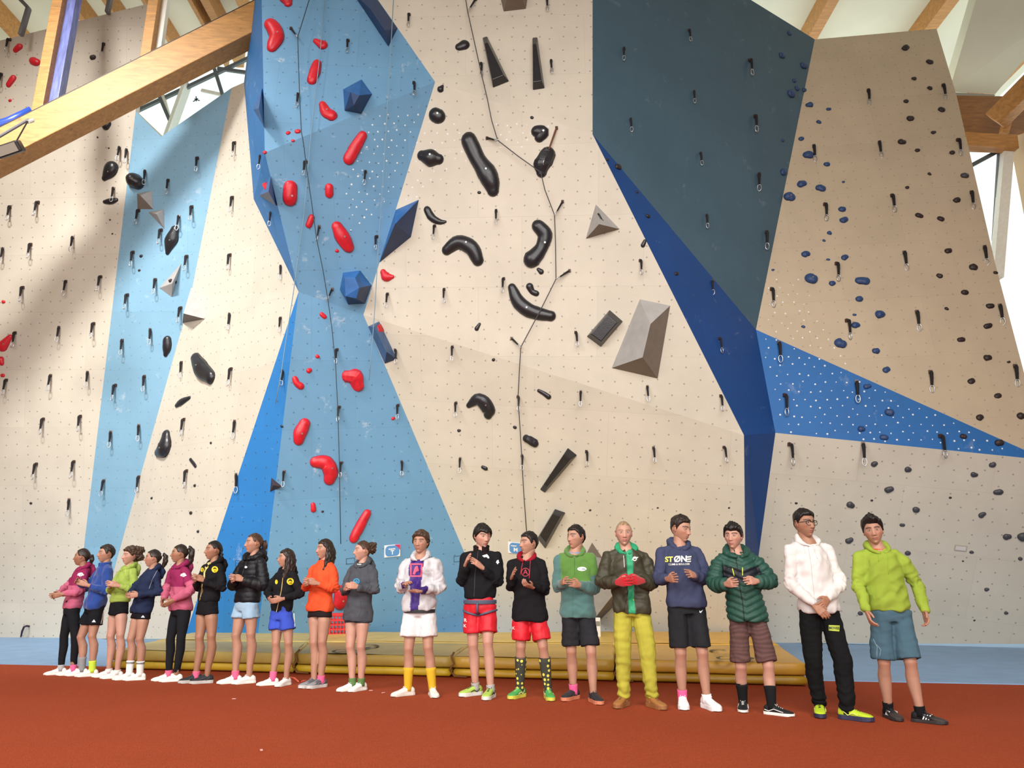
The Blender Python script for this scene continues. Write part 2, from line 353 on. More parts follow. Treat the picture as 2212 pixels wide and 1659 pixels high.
# blue sheet lying on the beam
pts = [(-60, 268), (0, 240), (45, 218), (92, 204)]; m = MB(); rows = []
for i, (x, y) in enumerate(pts):
    c = onbeam(x) + Vector((0, -.05, .09)); rows.append(c)
m.tube([rows[0], rows[0].lerp(rows[1], .5), rows[1] + Vector((0, 0, .03)), rows[1].lerp(rows[2], .5), rows[2] + Vector((0, 0, -.02)), rows[3]], [.09, .11, .1, .12, .1, .08], 10)
tag(m.build('folded_sheet', plain('blue_sheet', '2a4aa8', .3, bump=.7, bscale=9), smooth=True), 'folded blue plastic sheet lying on top of the great beam', 'sheet')
# floodlight
fl = empty('floodlight', P(22, 322, 11.35)); tag(fl, 'black floodlight hung under a bar on the great beam', 'lamp')
Mx = Matrix.Rotation(math.radians(-22), 4, 'Y') @ Matrix.Rotation(math.radians(35), 4, 'X')
hs = bevel(MB().box((-.27, -.1, -.1), (.2, .1, .1), Mx).build('housing', plain('lamp_black', '241f20', .4), fl), .03, 3)
MB().box((-.24, -.115, -.075), (.15, -.1, .075), Mx).build('glass', plain('lamp_glass', '8e8478', .15), fl)
pe = P(62, 258, 11.35) - fl.location
MB().tube([Mx @ Vector((.15, 0, .08)), pe], .012, 6).build('rod', plain('lamp_black', '241f20', .4), fl)
MB().tube([pe, P(-40, 318, 11.35) - fl.location], .025, 8).build('bar', plain('grey_steel', '77767c', .5, .4), fl)
MB().tube([pe + Vector((0, 0, -.05)), pe + Vector((0, .1, .05))], .035, 8).build('bracket', plain('white_paint', 'dcd8cc', .6), fl)
# left roof window
SKYM = plain('bright_sky_sheet', 'ffffff', 1.0)
FR = plain('window_frame_grey', '5f6a70', .5); WHF = plain('white_frame', 'e9ece4', .5, var=.05)
def onY(pts, Y): return [P(x, y, Y) for x, y in pts]
win = empty('window_1', P(400, 220, 15.5), kind='structure'); wo = win.location
def bar(name, p, q, Y, w, mat, parent=win, d=.08):
    a, b = P(*p, Y) - parent.location, P(*q, Y) - parent.location; r = MB().beam(a, b, d, w, up=(0, 1, 0)); o = r.build(name, mat, parent); o['kind'] = 'structure'; return o
for p, q, w, mt in (((285, 245), (560, 115), .07, FR), ((285, 236), (352, 300), .1, WHF), ((345, 208), (368, 262), .12, FR), ((463, 148), (483, 212), .06, FR), ((405, 180), (362, 300), .3, WHF), ((352, 206), (365, 255), .1, WHF), ((470, 148), (540, 158), .06, FR), ((435, 195), (480, 205), .04, WHF)):
    bar('window_frame', p, q, 15.5, w, mt)
gl = N('window_glass'); gl.b.inputs['Transmission Weight'].default_value = 1; gl.b.inputs['Roughness'].default_value = .02; gl.b.inputs['IOR'].default_value = 1.05; gl.b.inputs['Base Color'].default_value = (.9, .97, .92, 1)
gp = onY([(270, 200), (560, 100), (560, 210), (350, 330), (270, 260)], 15.6); k = len(gp)
o = mk('window_pane', [p - wo for p in gp] + [p - wo + Vector((0, .02, 0)) for p in gp], [tuple(range(k))[::-1], tuple(range(k, 2 * k))], gl.m, win); o['kind'] = 'structure'
m = MB()
for a in (0, 120, 240):
    a = math.radians(a + 20); m.box((-.05, -.005, -.012), (.09, .005, .012), Matrix.Rotation(a, 4, 'Y'))
bo = m.build('bird_sticker', plain('sticker_grey', '55606a', .6), win); bo.location = P(424, 215, 15.4) - wo
# right window, header beam and side wall
win2 = empty('window_2', P(2120, 430, 13.6), kind='structure')
bar('window_frame', (2080, 306), (2192, 312), 13.4, .22, WOOD, win2, .3); bar('window_frame', (2176, 316), (2152, 600), 13.5, .16, WHF, win2, .2); bar('window_frame', (2160, 322), (2148, 520), 13.6, .06, FR, win2); bar('window_frame', (2090, 362), (2172, 318), 13.65, .05, FR, win2); bar('window_frame', (2082, 322), (2176, 325), 13.6, .08, FR, win2)
tag(flat('wall_right', [P(2150, 200, 14.6) * 1, P(2400, 200, 9.0), P(2400, 205, 9.0), P(2150, 205, 14.6)], CREAM2), kind='structure')
bpy.data.objects.remove(bpy.data.objects['wall_right'])
sw = [P(2180, 300, 13.9), P(2330, 240, 11.6), P(2420, 1230, 11.4), P(2110, 900, 13.9)]
sw[2].z = sw[1].z - 9.5; sw[3].z = 0; sw[2].z = 0; sw[2].x, sw[2].y = sw[1].x, sw[1].y; sw[3].x, sw[3].y = sw[0].x, sw[0].y
k = 4; o = mk('wall_right', sw + [p + Vector((.2, .1, 0)) for p in sw], [(0, 1, 2, 3), (7, 6, 5, 4), (0, 4, 5, 1), (2, 6, 7, 3), (1, 5, 6, 2), (3, 7, 4, 0)], PLAST); tag(o, kind='structure')
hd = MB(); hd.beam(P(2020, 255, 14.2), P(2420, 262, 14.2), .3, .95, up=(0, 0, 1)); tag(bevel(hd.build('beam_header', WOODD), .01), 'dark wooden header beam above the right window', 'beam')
hd = MB(); hd.beam(P(2150, 262, 13.4), P(2290, 120, 12.4), .3, .4); tag(bevel(hd.build('strut', WOOD), .01), 'diagonal wooden strut at the top right edge', 'strut')
hd = MB(); hd.beam(P(2168, 290, 13.5), P(2190, 205, 13.5), .14, .14, up=(0, 1, 0)); tag(bevel(hd.build('post', WOOD), .01), 'short wooden post above the right window corner', 'post')
hd = MB(); z_ = P(2060, 215, 14.0)
sl = [P(2050, 198, 14.3), P(2150, 203, 14.3), P(2320, 0, 13.0), P(2120, -40, 13.0)]
k = 4; o = mk('trim_1', sl + [p + Vector((0, 0.1, .3)) for p in sl], [(0, 1, 2, 3), (7, 6, 5, 4), (0, 4, 5, 1), (1, 5, 6, 2), (2, 6, 7, 3), (3, 7, 4, 0)], CEILM); tag(o, kind='structure')
o = mk('trim_2', [P(2050, 199, 14.31), P(2150, 204, 14.31), P(2138, 227, 14.4), P(2055, 222, 14.4)] + [P(2050, 199, 14.6), P(2150, 204, 14.6), P(2138, 227, 14.6), P(2055, 222, 14.6)], [(0, 1, 2, 3), (7, 6, 5, 4), (0, 4, 5, 1), (1, 5, 6, 2), (2, 6, 7, 3), (3, 7, 4, 0)], plain('roof_edge_grey', 'a8aa9e', .8)); tag(o, kind='structure')
# ------------------------------------------------------------------ climbing holds
ORD = ['topmost', 'second highest', 'third highest', 'fourth highest', 'fifth highest', 'sixth highest', 'seventh highest', 'eighth highest', 'ninth highest', 'tenth highest', 'eleventh highest', 'twelfth highest', 'thirteenth highest', 'fourteenth highest', 'fifteenth highest', 'sixteenth highest', 'seventeenth highest', 'eighteenth highest', 'nineteenth highest', 'twentieth highest', '21st highest', '22nd highest', '23rd highest', '24th highest', '25th highest', '26th highest', '27th highest', '28th highest', '29th highest', '30th highest', '31st highest', '32nd highest', '33rd highest', '34th highest', '35th highest', '36th highest', '37th highest', '38th highest', '39th highest', '40th highest']
def catmull(pts, n):
    out = []; k = len(pts)
    for i in range(k - 1):
        p0, p1, p2, p3 = pts[max(i - 1, 0)], pts[i], pts[i + 1], pts[min(i + 2, k - 1)]
        for j in range(n):
            t = j / n; out.append(0.5 * ((2 * p1) + (-p0 + p2) * t + (2 * p0 - 5 * p1 + 4 * p2 - p3) * t * t + (-p0 + 3 * p1 - 3 * p2 + p3) * t ** 3))
    out.append(pts[-1]); return np.array(out)
SEED = [0]
def blob(spine, mat, flat_=0.75, lump=0.10, n=14, facets=False, name='climbing_hold'):
    """spine: [(px,py,r_px)...] -> rounded hold bolted flat on the panel behind it"""
    SEED[0] += 1; sd = SEED[0]
    cx, cy = sum(s[0] for s in spine) / len(spine), sum(s[1] for s in spine) / len(spine)
    F_, pl = at(cx, cy); nrm = pl[1]; c0 = toplane(cx, cy, pl)
    if len(spine) == 1:
        x, y, r = spine[0][:3]; ry = spine[0][3] if len(spine[0]) > 3 else r * random.uniform(.7, 1)
        a = random.uniform(-.5, .5); e = max(r - ry, r * .25); spine = [(x - e * math.cos(a) * .8, y - e * math.sin(a) * .8, ry * random.uniform(.85, 1)), (x + e * math.cos(a) * .8, y + e * math.sin(a) * .8, ry * random.uniform(.75, 1))]
    S3 = []
    for x, y, r in spine:
        p = toplane(x, y, pl); S3.append(list(p - c0) + [r * mpp(p.y, y)])
    k = 3 if len(S3) < 3 else 5
    S3 = catmull([np.array(s) for s in S3], k)
    # rounded ends
    def cap(a, b):
        d = a[:3] - b[:3]; d = d / (np.linalg.norm(d) + 1e-9); out = []
        for t in (0.45, 0.8, 0.97): out.append(np.append(a[:3] + d * a[3] * t, a[3] * math.sqrt(max(0.02, 1 - t * t))))
        return out
    ring = cap(S3[0], S3[1])[::-1] + list(S3) + cap(S3[-1], S3[-2])
    nn = np.array(nrm); V_ = []; m = len(ring)
    for i, q in enumerate(ring):
        d = ring[min(i + 1, m - 1)][:3] - ring[max(i - 1, 0)][:3]; d /= np.linalg.norm(d) + 1e-9
        u = np.cross(nn, d); u /= np.linalg.norm(u)
        for j in range(n):
            t = 2 * math.pi * j / n; V_.append(q[:3] + u * math.cos(t) * q[3] + nn * max(0.0, math.sin(t)) * q[3] * flat_)
    V_ = np.array(V_); hgt = V_ @ nn
    R_ = max(s[3] for s in S3); nz = snoise(V_, .35 / R_, sd) * .6 + snoise(V_, .9 / R_, sd + 99) * .4
    V_ = V_ + (nz * lump * R_)[:, None] * (V_ - np.array([ring[i // n][:3] for i in range(len(V_))])) / R_
    h2 = V_ @ nn; V_ -= np.outer(np.minimum(h2, 0) * 1.0, nn); V_[:, :] += nn * 0.001
    f = []
    for i in range(m - 1):
        for j in range(n):
            a = i * n + j; b = i * n + (j + 1) % n; f.append((a, b, b + n, a + n))
    f.append(tuple(range(n))[::-1]); f.append(tuple((m - 1) * n + j for j in range(n)))
    o = mk(name, V_, f, mat, smooth=not facets); o.location = c0; o['where_'] = F_['where']
    if R_ > .1 and not facets:
        i = m // 2; p = Vector(V_[i * n + n // 4]); u = nrm.orthogonal().normalized(); w = nrm.cross(u)
        vs = [p + (u * math.cos(t * .785) + w * math.sin(t * .785)) * .016 + nrm * hh for hh in (-.01, .004) for t in range(8)]
        b = mk('bolt', vs, [(a, (a + 1) % 8, (a + 1) % 8 + 8, a + 8) for a in range(8)] + [tuple(range(8, 16))], METAL, o)
    return o, F_['where'], (cx, cy)
def poly_hold(base_, tops, faces, mat, name='volume', fmats=None, bev=0.008, at_=None):
    cx, cy = at_ or (sum(s[0] for s in base_) / len(base_), sum(s[1] for s in base_) / len(base_)); F_, pl = at(cx, cy); c0 = toplane(cx, cy, pl)
    v = [toplane(x, y, pl, .002) - c0 for x, y in base_] + [toplane(x, y, pl, h) - c0 for x, y, h in tops]
    bm = bmesh.new(); vs = [bm.verts.new(p) for p in v]
    for q in list(faces) + [tuple(range(len(base_)))]:
        try: bm.faces.new([vs[i] for i in q])
        except ValueError: pass
    bmesh.ops.recalc_face_normals(bm, faces=bm.faces); me = bpy.data.meshes.new(name)
    bm.to_mesh(me); bm.free(); me.materials.append(mat); o = bpy.data.objects.new(name, me); COL.objects.link(o); o.location = c0
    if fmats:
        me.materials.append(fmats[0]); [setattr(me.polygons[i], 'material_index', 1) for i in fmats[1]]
    if bev: bevel(o, bev, 2)
    return o, F_['where'], (cx, cy)
def T(o, lab, cat='climbing hold', grp=None): return tag(o[0], lab, cat, grp)
K, R_ = BLACKH, REDH
T(blob([(612, -12, 14), (619, 0, 13), (622, 8, 9)], R_), 'red hold cut by the top edge of the photo, left of the ropes')
T(blob([(586, 54, 15), (598, 78, 17), (588, 103, 12)], R_), 'big red kidney shaped hold near the top left of the steel blue overhang')
T(blob([(682, 89, 6), (697, 98, 11)], R_), 'small red cup shaped hold above the red oval one under the ropes')
T(blob([(685, 138, 10), (680, 155, 12), (674, 174, 11)], R_), 'tall red oval hold the rope crosses on the upper steel blue overhang')
T(blob([(697, 226, 8), (705, 243, 13), (716, 250, 13)], R_), 'red boot shaped hold left of the blue faceted ball')
T(blob([(783, 293, 10), (768, 318, 12), (753, 344, 12)], R_), 'curved red sausage hold just below the fold of the blue overhang')
for x, y, r, l in ((623, 287, 6, 'leftmost of three tiny red holds above the fold'), (643, 284, 7, 'right one of three tiny red holds above the fold'), (633, 304, 5, 'lowest of three tiny red holds above the fold'), (728, 542, 5, 'tiny red knob under the big slanted red hold'), (686, 770, 5, 'tiny red hold right of the rope on the lower blue wall top'), (668, 800, 6, 'tiny red chip right above the small red horn hold'), (849, 904, 5, 'tiny red hold at the right edge of the lower blue wall'), (8, 652, 5, 'tiny orange red hold at the left edge of the photo'), (572, 329, 5, 'tiny red hold on the edge of the blue side face')):
    T(blob([(x, y, r)], R_), l)
T(blob([(628, 404, 14), (626, 430, 15)], R_), 'fat round red hold on the left of the middle blue overhang')
T(blob([(711, 405, 9), (711, 419, 9)], R_), 'small split red hold in the centre of the middle blue overhang')
T(blob([(673, 470, 7), (667, 486, 7)], R_), 'small upright red hold touching the rope')
T(blob([(728, 490, 12), (740, 512, 16), (752, 533, 13)], R_), 'big slanted red oval hold on the middle blue overhang')
T(blob([(828, 588, 7), (835, 598, 11), (847, 598, 5)], R_), 'red hold on the cream wall under the dark blue wedge volume')
T(blob([(695, 679, 5), (701, 684, 5)], R_), 'small red lip hold just below the lower fold of the blue wall')
T(blob([(637, 818, 6), (641, 828, 7), (649, 834, 8)], R_), 'small red horn hold at the left of the lower blue wall')
T(blob([(752, 812, 14), (766, 815, 17), (773, 832, 14)], R_, facets=True, lump=.2, n=8), 'large faceted red hold right of the rope on the lower blue wall')
T(blob([(658, 915, 12), (648, 935, 15), (645, 951, 11)], R_), 'large red folded hold left of the rope on the lower blue wall')
T(blob([(681, 998, 12), (705, 1000, 16), (714, 1020, 16), (712, 1034, 14)], R_), 'large red comma shaped hold touching the rope on the lower blue wall')
T(blob([(676, 1090, 5), (677, 1101, 6)], R_), 'small red oval hold under the red comma shaped one')
T(blob([(793, 1109, 9), (778, 1135, 11), (764, 1163, 10)], R_), 'long slanted red sausage hold above the woman in dark grey')
T(blob([(22, 728, 6), (6, 748, 12)], R_), 'dark red hold cut by the left edge of the photo, higher one')
T(blob([(2, 778, 8), (4, 784, 6)], R_), 'red hold cut by the left edge just below the dark red one'); T(blob([(6, 811, 5)], R_), 'dull red chip hold near the left edge of the photo')
T(blob([(738, 1280, 16), (735, 1302, 15)], R_), 'red hold low on the wall between the orange and grey tops')
for sp, l in (([(34, 108, 6), (43, 101, 7)], 'left one of the two round red holds on the wall above the beam'), ([(72, 132, 9), (80, 135, 8)], 'red flower shaped hold beside the wooden post above the beam'), ([(29, 169, 7), (19, 183, 6)], 'slanted red hold above the folded blue sheet'), ([(22, 217, 4)], 'tiny red hold just above the folded blue sheet')):
    T(blob(sp, R_), l)
T(blob([(201, 124, 8, 6)], BROWNH), 'small dark oval hold on the grey wall above the great beam')
# black holds on the centre cream walls
C_ = [([(1014, 303, 18), (1032, 345, 18), (1058, 385, 21), (1065, 412, 13)], 'longest black hold, a slanting bar in the middle of the centre wall'), ([(912, 336, 11), (931, 341, 18), (947, 344, 12)], 'black egg shaped hold beside the edge of the blue overhang'), ([(941, 248, 15), (948, 252, 15)], 'round dark hold above the black egg shaped one'),
      ([(1160, 284, 13), (1172, 286, 15), (1166, 296, 12)], 'heart shaped dark hold right of the rope bend'), ([(992, 102, 9), (1003, 98, 12)], 'round dark hold left of the long black wedges at the top'), ([(923, 453, 8), (933, 470, 9), (950, 479, 6), (962, 479, 3)], 'black crescent hold right of the dark blue wedge volume'),
      ([(966, 540, 12), (990, 524, 16), (1018, 534, 17), (1032, 562, 13)], 'black arch shaped hold left of centre'), ([(1163, 489, 15), (1178, 507, 16), (1170, 535, 14), (1150, 560, 20)], 'black hourglass shaped hold beside the rope'), ([(1106, 621, 9), (1122, 655, 16), (1150, 673, 15), (1190, 683, 11)], 'black banana shaped hold crossed by the rope'),
      ([(1144, 619, 8), (1150, 630, 6), (1159, 634, 6)], 'small black lumpy hold above the banana shaped one'), ([(1163, 582, 4), (1169, 587, 6)], 'tiny black hold under the hourglass shaped one'), ([(956, 186, 3), (952, 192, 8)], 'small dark leaf shaped hold by the upper corner of the blue wall'),
      ([(1036, 700, 3), (1030, 710, 5)], 'small dark finger hold on the lower part of the centre overhang'), ([(1013, 876, 6), (1035, 862, 14), (1056, 884, 15), (1055, 896, 10)], 'black boomerang hold on the lower centre wall'), ([(1164, 844, 4), (1175, 850, 5), (1185, 857, 6)], 'small slanted black hold right of the rope on the lower centre wall'),
      ([(1112, 923, 4)], 'tiny black knob left of the rope above the black wedge shaped lump'), ([(992, 930, 5)], 'tiny black chip under the boomerang hold'), ([(1043, 1009, 4), (1049, 1012, 5)], 'tiny dark curved hold low on the centre wall'), ([(1066, 777, 4)], 'tiny black knob near the fold left of the rope'), ([(1149, 254, 4)], 'tiny black dot hold above the heart shaped one'),
      ([(1035, 416, 4)], 'tiny black knob beside the lower end of the longest black hold'), ([(1393, 521, 4), (1389, 530, 5)], 'small black horn hold at the edge of the deep blue strip')]
for sp, l in C_: T(blob(sp, K), l)
T(blob([(1183, 333, 16), (1172, 352, 19), (1170, 372, 12)], K, facets=True, lump=.15, n=9), 'black angular hold where the rope is clipped')
T(blob([(1138, 947, 9), (1154, 957, 10)], K, facets=True, lump=.2, n=8), 'black angular lump hold right of the rope low down')
for sp, l in (([(242, 363, 15), (237, 372, 14), (226, 385, 6)], 'large black teardrop hold below the great beam'), ([(378, 497, 10), (370, 520, 15), (362, 546, 5)], 'black leaf shaped hold on the pale blue strip'), ([(362, 735, 10), (361, 752, 10), (358, 766, 5)], 'black tooth shaped hold at the right edge of the blue strip'), ([(226, 436, 4), (239, 435, 7), (251, 432, 5)], 'small black anvil shaped hold under the black teardrop'),
              ([(424, 775, 14), (435, 795, 21), (456, 815, 16)], 'large glossy black slanting hold left of the bright blue wedge'), ([(382, 876, 5), (393, 868, 8), (410, 859, 4)], 'black bean hold under the large slanting black one'), ([(360, 942, 14), (358, 966, 21), (343, 977, 11)], 'largest round black hold low on the left cream wall'), ([(412, 993, 4), (423, 1007, 4)], 'thin grey black finger hold right of the largest round black one'), ([(229, 272, 9), (233, 268, 8)], 'black hold half hidden behind the great beam')):
    T(blob(sp, K), l)
co, w_, _ = blob([(292, 391, 17), (300, 396, 14)], K, flat_=1.4); tag(co, 'black cone shaped hold sticking out on the edge of the blue strip', 'climbing hold')
for x, y, r in ((211, 297, 2), (235, 320, 2), (238, 475, 2.5), (243, 505, 2.5), (305, 553, 4), (301, 584, 3), (456, 957, 3), (421, 1049, 4), (328, 1076, 4), (413, 1108, 5), (428, 1148, 4), (67, 1087, 3), (609, 921, 4), (697, 1105, 3), (1275, 1102, 3), (1421, 1097, 3), (1575, 1097, 3), (1720, 1087, 3), (1883, 1081, 3), (2053, 1075, 3), (2080, 1212, 2.5), (2105, 1340, 2.5)):
    o = blob([(x, y, r)], BROWNH if r != 4 else K); tag(o[0], None, 'climbing hold', 'tiny dark screw-on holds'); o[0]['auto'] = 'tiny dark knob hold'
SM = []   # small holds of the right hand walls
for x, y, rx, ry in ((1706, 72, 6, 6), (1689, 120, 7, 7), (1736, 142, 9, 9), (1716, 174, 5, 5), (1722, 191, 7, 6), (1737, 195, 5, 5), (1709, 203, 9, 9), (1691, 303, 4, 4), (1693, 372, 10, 9), (1748, 227, 8, 7), (1790, 236, 6, 4), (1769, 264, 7, 5), (1731, 300, 7, 6), (1746, 335, 11, 10), (1786, 355, 7, 6), (1732, 398, 11, 9), (1773, 407, 13, 9), (1822, 393, 4, 3), (1706, 426, 14, 11), (1819, 452, 8, 7), (1823, 475, 10, 9), (1792, 504, 5, 5), (1780, 520, 4, 3), (1741, 549, 10, 9), (1825, 556, 8, 7), (1789, 561, 5, 3), (1753, 603, 13, 13), (1798, 612, 7, 7), (1863, 607, 19, 11), (1670, 583, 4, 3), (1856, 646, 8, 7), (1846, 680, 5, 3), (1902, 679, 12, 10), (1849, 703, 12, 8), (1735, 706, 5, 4), (1816, 742, 15, 12), (1892, 758, 9, 7), (1915, 799, 8, 8), (1874, 835, 10, 6), (1921, 891, 11, 8), (1861, 927, 9, 7), (1910, 945, 11, 6)):
    o = blob([(x, y, rx, ry)], NAVYH, lump=.22, n=12); o[0]['auto'] = 'navy rounded hold'; tag(o[0], None, 'climbing hold', 'navy holds of the right hand route')
for x, y, rx, ry in ((1335, 361, 8, 7), (1312, 345, 4, 3), (1376, 415, 4, 3), (1400, 467, 6, 6), (1461, 591, 6, 5), (1956, 104, 9, 7), (2008, 134, 9, 7), (1974, 170, 5, 5), (2008, 191, 6, 5), (1957, 219, 5, 5), (2034, 237, 9, 7), (1967, 256, 8, 8), (2017, 286, 7, 5), (1949, 307, 11, 8), (1982, 325, 6, 5), (2057, 330, 6, 5), (2008, 376, 5, 4), (1960, 405, 5, 4), (2066, 432, 8, 7), (1986, 466, 11, 7), (2032, 473, 7, 7), (2048, 542, 9, 7), (2102, 578, 9, 8), (2151, 589, 6, 4), (2029, 596, 8, 6), (2084, 632, 9, 7), (2045, 667, 6, 4), (2139, 661, 11, 7), (2134, 704, 12, 7), (2076, 734, 10, 6), (2134, 773, 10, 8), (2179, 782, 5, 3), (2098, 823, 9, 7), (2155, 855, 9, 6), (2117, 902, 9, 7), (2206, 899, 9, 8), (2081, 943, 8, 6), (2159, 957, 11, 7)):
    o = blob([(x, y, rx, ry)], BROWNH, lump=.22, n=12); o[0]['auto'] = 'dark brown hold'; tag(o[0], None, 'climbing hold', 'dark brown holds up the right hand walls')
for x, y, rx, ry in ((2084, 380, 9, 8), (1889, 1002, 9, 7), (1962, 1014, 7, 7), (2144, 1004, 8, 6), (2105, 1025, 9, 7), (1921, 1057, 12, 8), (2156, 1063, 12, 7), (1838, 1091, 10, 8), (1979, 1101, 8, 7), (2122, 1112, 10, 6), (1949, 1134, 7, 4), (1835, 1167, 11, 7), (2176, 1159, 11, 8), (2210, 1158, 11, 11), (1961, 1195, 7, 5), (2099, 1193, 5, 4), (2132, 1273, 6, 4), (2174, 1324, 5, 4), (2204, 1207, 5, 4), (1859, 1325, 6, 5)):
    o = blob([(x, y, rx, ry)], plain('hold_charcoal', '44444a', .45, var=.3, scale=25, bump=.4, bscale=50), lump=.22, n=12); o[0]['auto'] = 'charcoal grey hold'; tag(o[0], None, 'climbing hold', 'charcoal holds low on the right hand walls')
# angular holds and volumes
def frustum(b, t, h, mat, lab, name='climbing_hold', cat='climbing hold', bev=.012):
    n = len(b); o = poly_hold(b, [(x, y, h) for x, y in t], [(i, (i + 1) % n, (i + 1) % n + n, i + n) for i in range(n)] + [tuple(range(n, 2 * n))], mat, name, bev=bev); return tag(o[0], lab, cat)
def shrink(b, k, dx=0, dy=0):
    cx, cy = sum(p[0] for p in b) / len(b), sum(p[1] for p in b) / len(b); return [(cx + (x - cx) * k + dx, cy + (y - cy) * k + dy) for x, y in b]
def bar_(b, h, mat, lab): frustum(b, shrink(b, .72, -2, -1), h, mat, lab)
bar_([(1042, 81), (1052, 78), (1100, 176), (1065, 190)], .17, K, 'left one of the two long black wedge holds at the top of the wall')
bar_([(1150, 81), (1161, 80), (1177, 191), (1151, 195)], .17, K, 'right one of the two long black wedge holds at the top of the wall')
bar_([(1317, 669), (1346, 694), (1298, 750), (1267, 727)], .2, K, 'black brick shaped hold left of the large grey volume')
bar_([(1227, 967), (1247, 983), (1177, 1065), (1166, 1058)], .16, K, 'long black tapering hold low on the centre wall')
bar_([(1199, 1099), (1222, 1107), (1178, 1186), (1160, 1163)], .18, K, 'black slab hold behind the heads of the two central boys')
def vol(b, t, f, mat, lab, fm=None, at_=None, bev=.006): return tag(poly_hold(b, t, f, mat, 'wall_volume', fm, bev, at_)[0], lab, 'volume')
vol([(781, 171), (804, 203), (781, 246), (744, 239), (741, 193)], [(757, 199, .35), (776, 206, .38), (764, 228, .3)], [(0, 5, 4), (0, 1, 6), (0, 6, 5), (1, 2, 6), (6, 2, 7), (7, 2, 3), (5, 7, 3), (5, 3, 4), (5, 6, 7)], BLUEV, 'blue faceted ball volume on the upper overhang', (NAVY_SHADEV, [3, 4, 5, 6, 8]))
vol([(741, 589), (778, 584), (803, 616), (789, 656), (752, 658), (734, 625)], [(744, 600, .3), (767, 600, .36), (776, 622, .4), (770, 645, .36), (746, 640, .33)], [(0, 1, 7, 6), (1, 2, 8, 7), (2, 3, 9, 8), (3, 4, 10, 9), (4, 5, 10), (5, 0, 6, 10), (6, 7, 8, 9, 10)], BLUEV, 'blue faceted volume at the right of the lower fold', (NAVY_SHADEV, [2, 3]))
vol([(855, 453), (905, 431), (888, 512), (819, 568)], [(853, 484, .55)], [(0, 1, 4), (1, 2, 4), (2, 3, 4), (3, 0, 4)], BLUEV, 'dark blue pointed wedge volume sticking out over the cream wall', (NAVY_SHADEV, [1, 2]), at_=(885, 500))
v4 = vol([(795, 705), (819, 694), (858, 776), (831, 786)], [(808, 706, .22), (835, 760, .25)], [(0, 1, 4), (1, 2, 5, 4), (2, 3, 5), (3, 0, 4, 5)], plain('volume_slate_blue', '4a6790', .5, var=.15, scale=6), 'narrow slate blue volume with two red holds on its face', (NAVY_SHADEV, [2]), at_=(835, 740))
T(blob([(820, 704, 5), (824, 714, 6)], R_, flat_=3.2), 'upper red hold on the narrow slate blue volume'); T(blob([(832, 745, 5), (837, 757, 6)], R_, flat_=3.2), 'lower red hold on the narrow slate blue volume')
vol([(758, -20), (812, -6), (859, 61), (839, 101)], [(800, 20, .25), (831, 66, .28)], [(0, 1, 4), (1, 2, 5, 4), (2, 3, 5), (3, 0, 4, 5)], NAVY_SHADEV, 'long dark blue volume at the top edge of the blue overhang', at_=(800, 40))
vol([(566, 190), (571, 276), (547, 236)], [(559, 234, .2)], [(0, 1, 3), (1, 2, 3), (2, 0, 3)], BLUEV, 'blue pyramid volume on the side face below the beam', at_=(556, 240))
vol([(585, 380), (560, 422), (597, 445)], [(580, 414, .25)], [(0, 1, 3), (1, 2, 3), (2, 0, 3)], BLUEV, 'blue pyramid volume with a red hold on the side face', (NAVY_SHADEV, [1]), at_=(580, 415))
T(blob([(577, 398, 5), (586, 407, 6)], R_, flat_=2.2), 'red hold on the blue pyramid of the side face')
g1 = vol([(1287, 441), (1339, 495), (1265, 516)], [(1294, 484, .36)], [(0, 1, 3), (1, 2, 3), (2, 0, 3)], GREYV, 'grey pyramid volume near the deep blue strip', (TAUPE_SHADEV, [1]))
vol([(1382, 646), (1448, 660), (1421, 818), (1321, 795)], [(1405, 700, .42), (1388, 772, .48)], [(0, 1, 4), (1, 2, 5, 4), (2, 3, 5), (3, 0, 4, 5)], GREYV, 'large grey volume with shade painted on its right side', (TAUPE_SHADEV, [1, 2]))
vol([(414, 617), (443, 689), (394, 698)], [(396, 677, .28)], [(0, 1, 3), (1, 2, 3), (2, 0, 3)], GREYV, 'grey pyramid volume where the blue strip narrows', (TAUPE_SHADEV, [1]), at_=(420, 670))
g4 = vol([(392, 568), (371, 642), (344, 622)], [(372, 612, .2)], [(0, 1, 3), (1, 2, 3), (2, 0, 3)], GREYV, 'thin grey pyramid volume on the blue strip')
T(blob([(376, 609, 5, 6)], BROWNH, flat_=3.0), 'dark red brown hold on the thin grey pyramid')
vol([(296, 418), (328, 412), (331, 452), (297, 452)], [(303, 422, .22)], [(0, 1, 4), (1, 2, 4), (2, 3, 4), (3, 0, 4)], GREYV, 'upper grey volume on the blue strip under the black cone', (TAUPE_SHADEV, [2, 3]), at_=(315, 435))
vol([(320, 458), (354, 452), (355, 495)], [(338, 462, .2)], [(0, 1, 3), (1, 2, 3), (2, 0, 3)], GREYV, 'small grey pyramid volume just below the upper grey one on the strip')
vol([(1076, -25), (1143, -25), (1136, 19), (1088, 25)], [(1095, -5, .3), (1128, -5, .3)], [(0, 1, 5, 4), (1, 2, 5), (2, 3, 4, 5), (3, 0, 4)], TAUPE_SHADEV, 'grey volume cut by the top edge of the photo')
vol([(586, 1031), (610, 1051), (583, 1063)], [(590, 1048, .1)], [(0, 1, 3), (1, 2, 3), (2, 0, 3)], plain('volume_dark', '3a2e35', .5), 'small dark pyramid volume on the edge of the bright blue wedge', at_=(592, 1048))
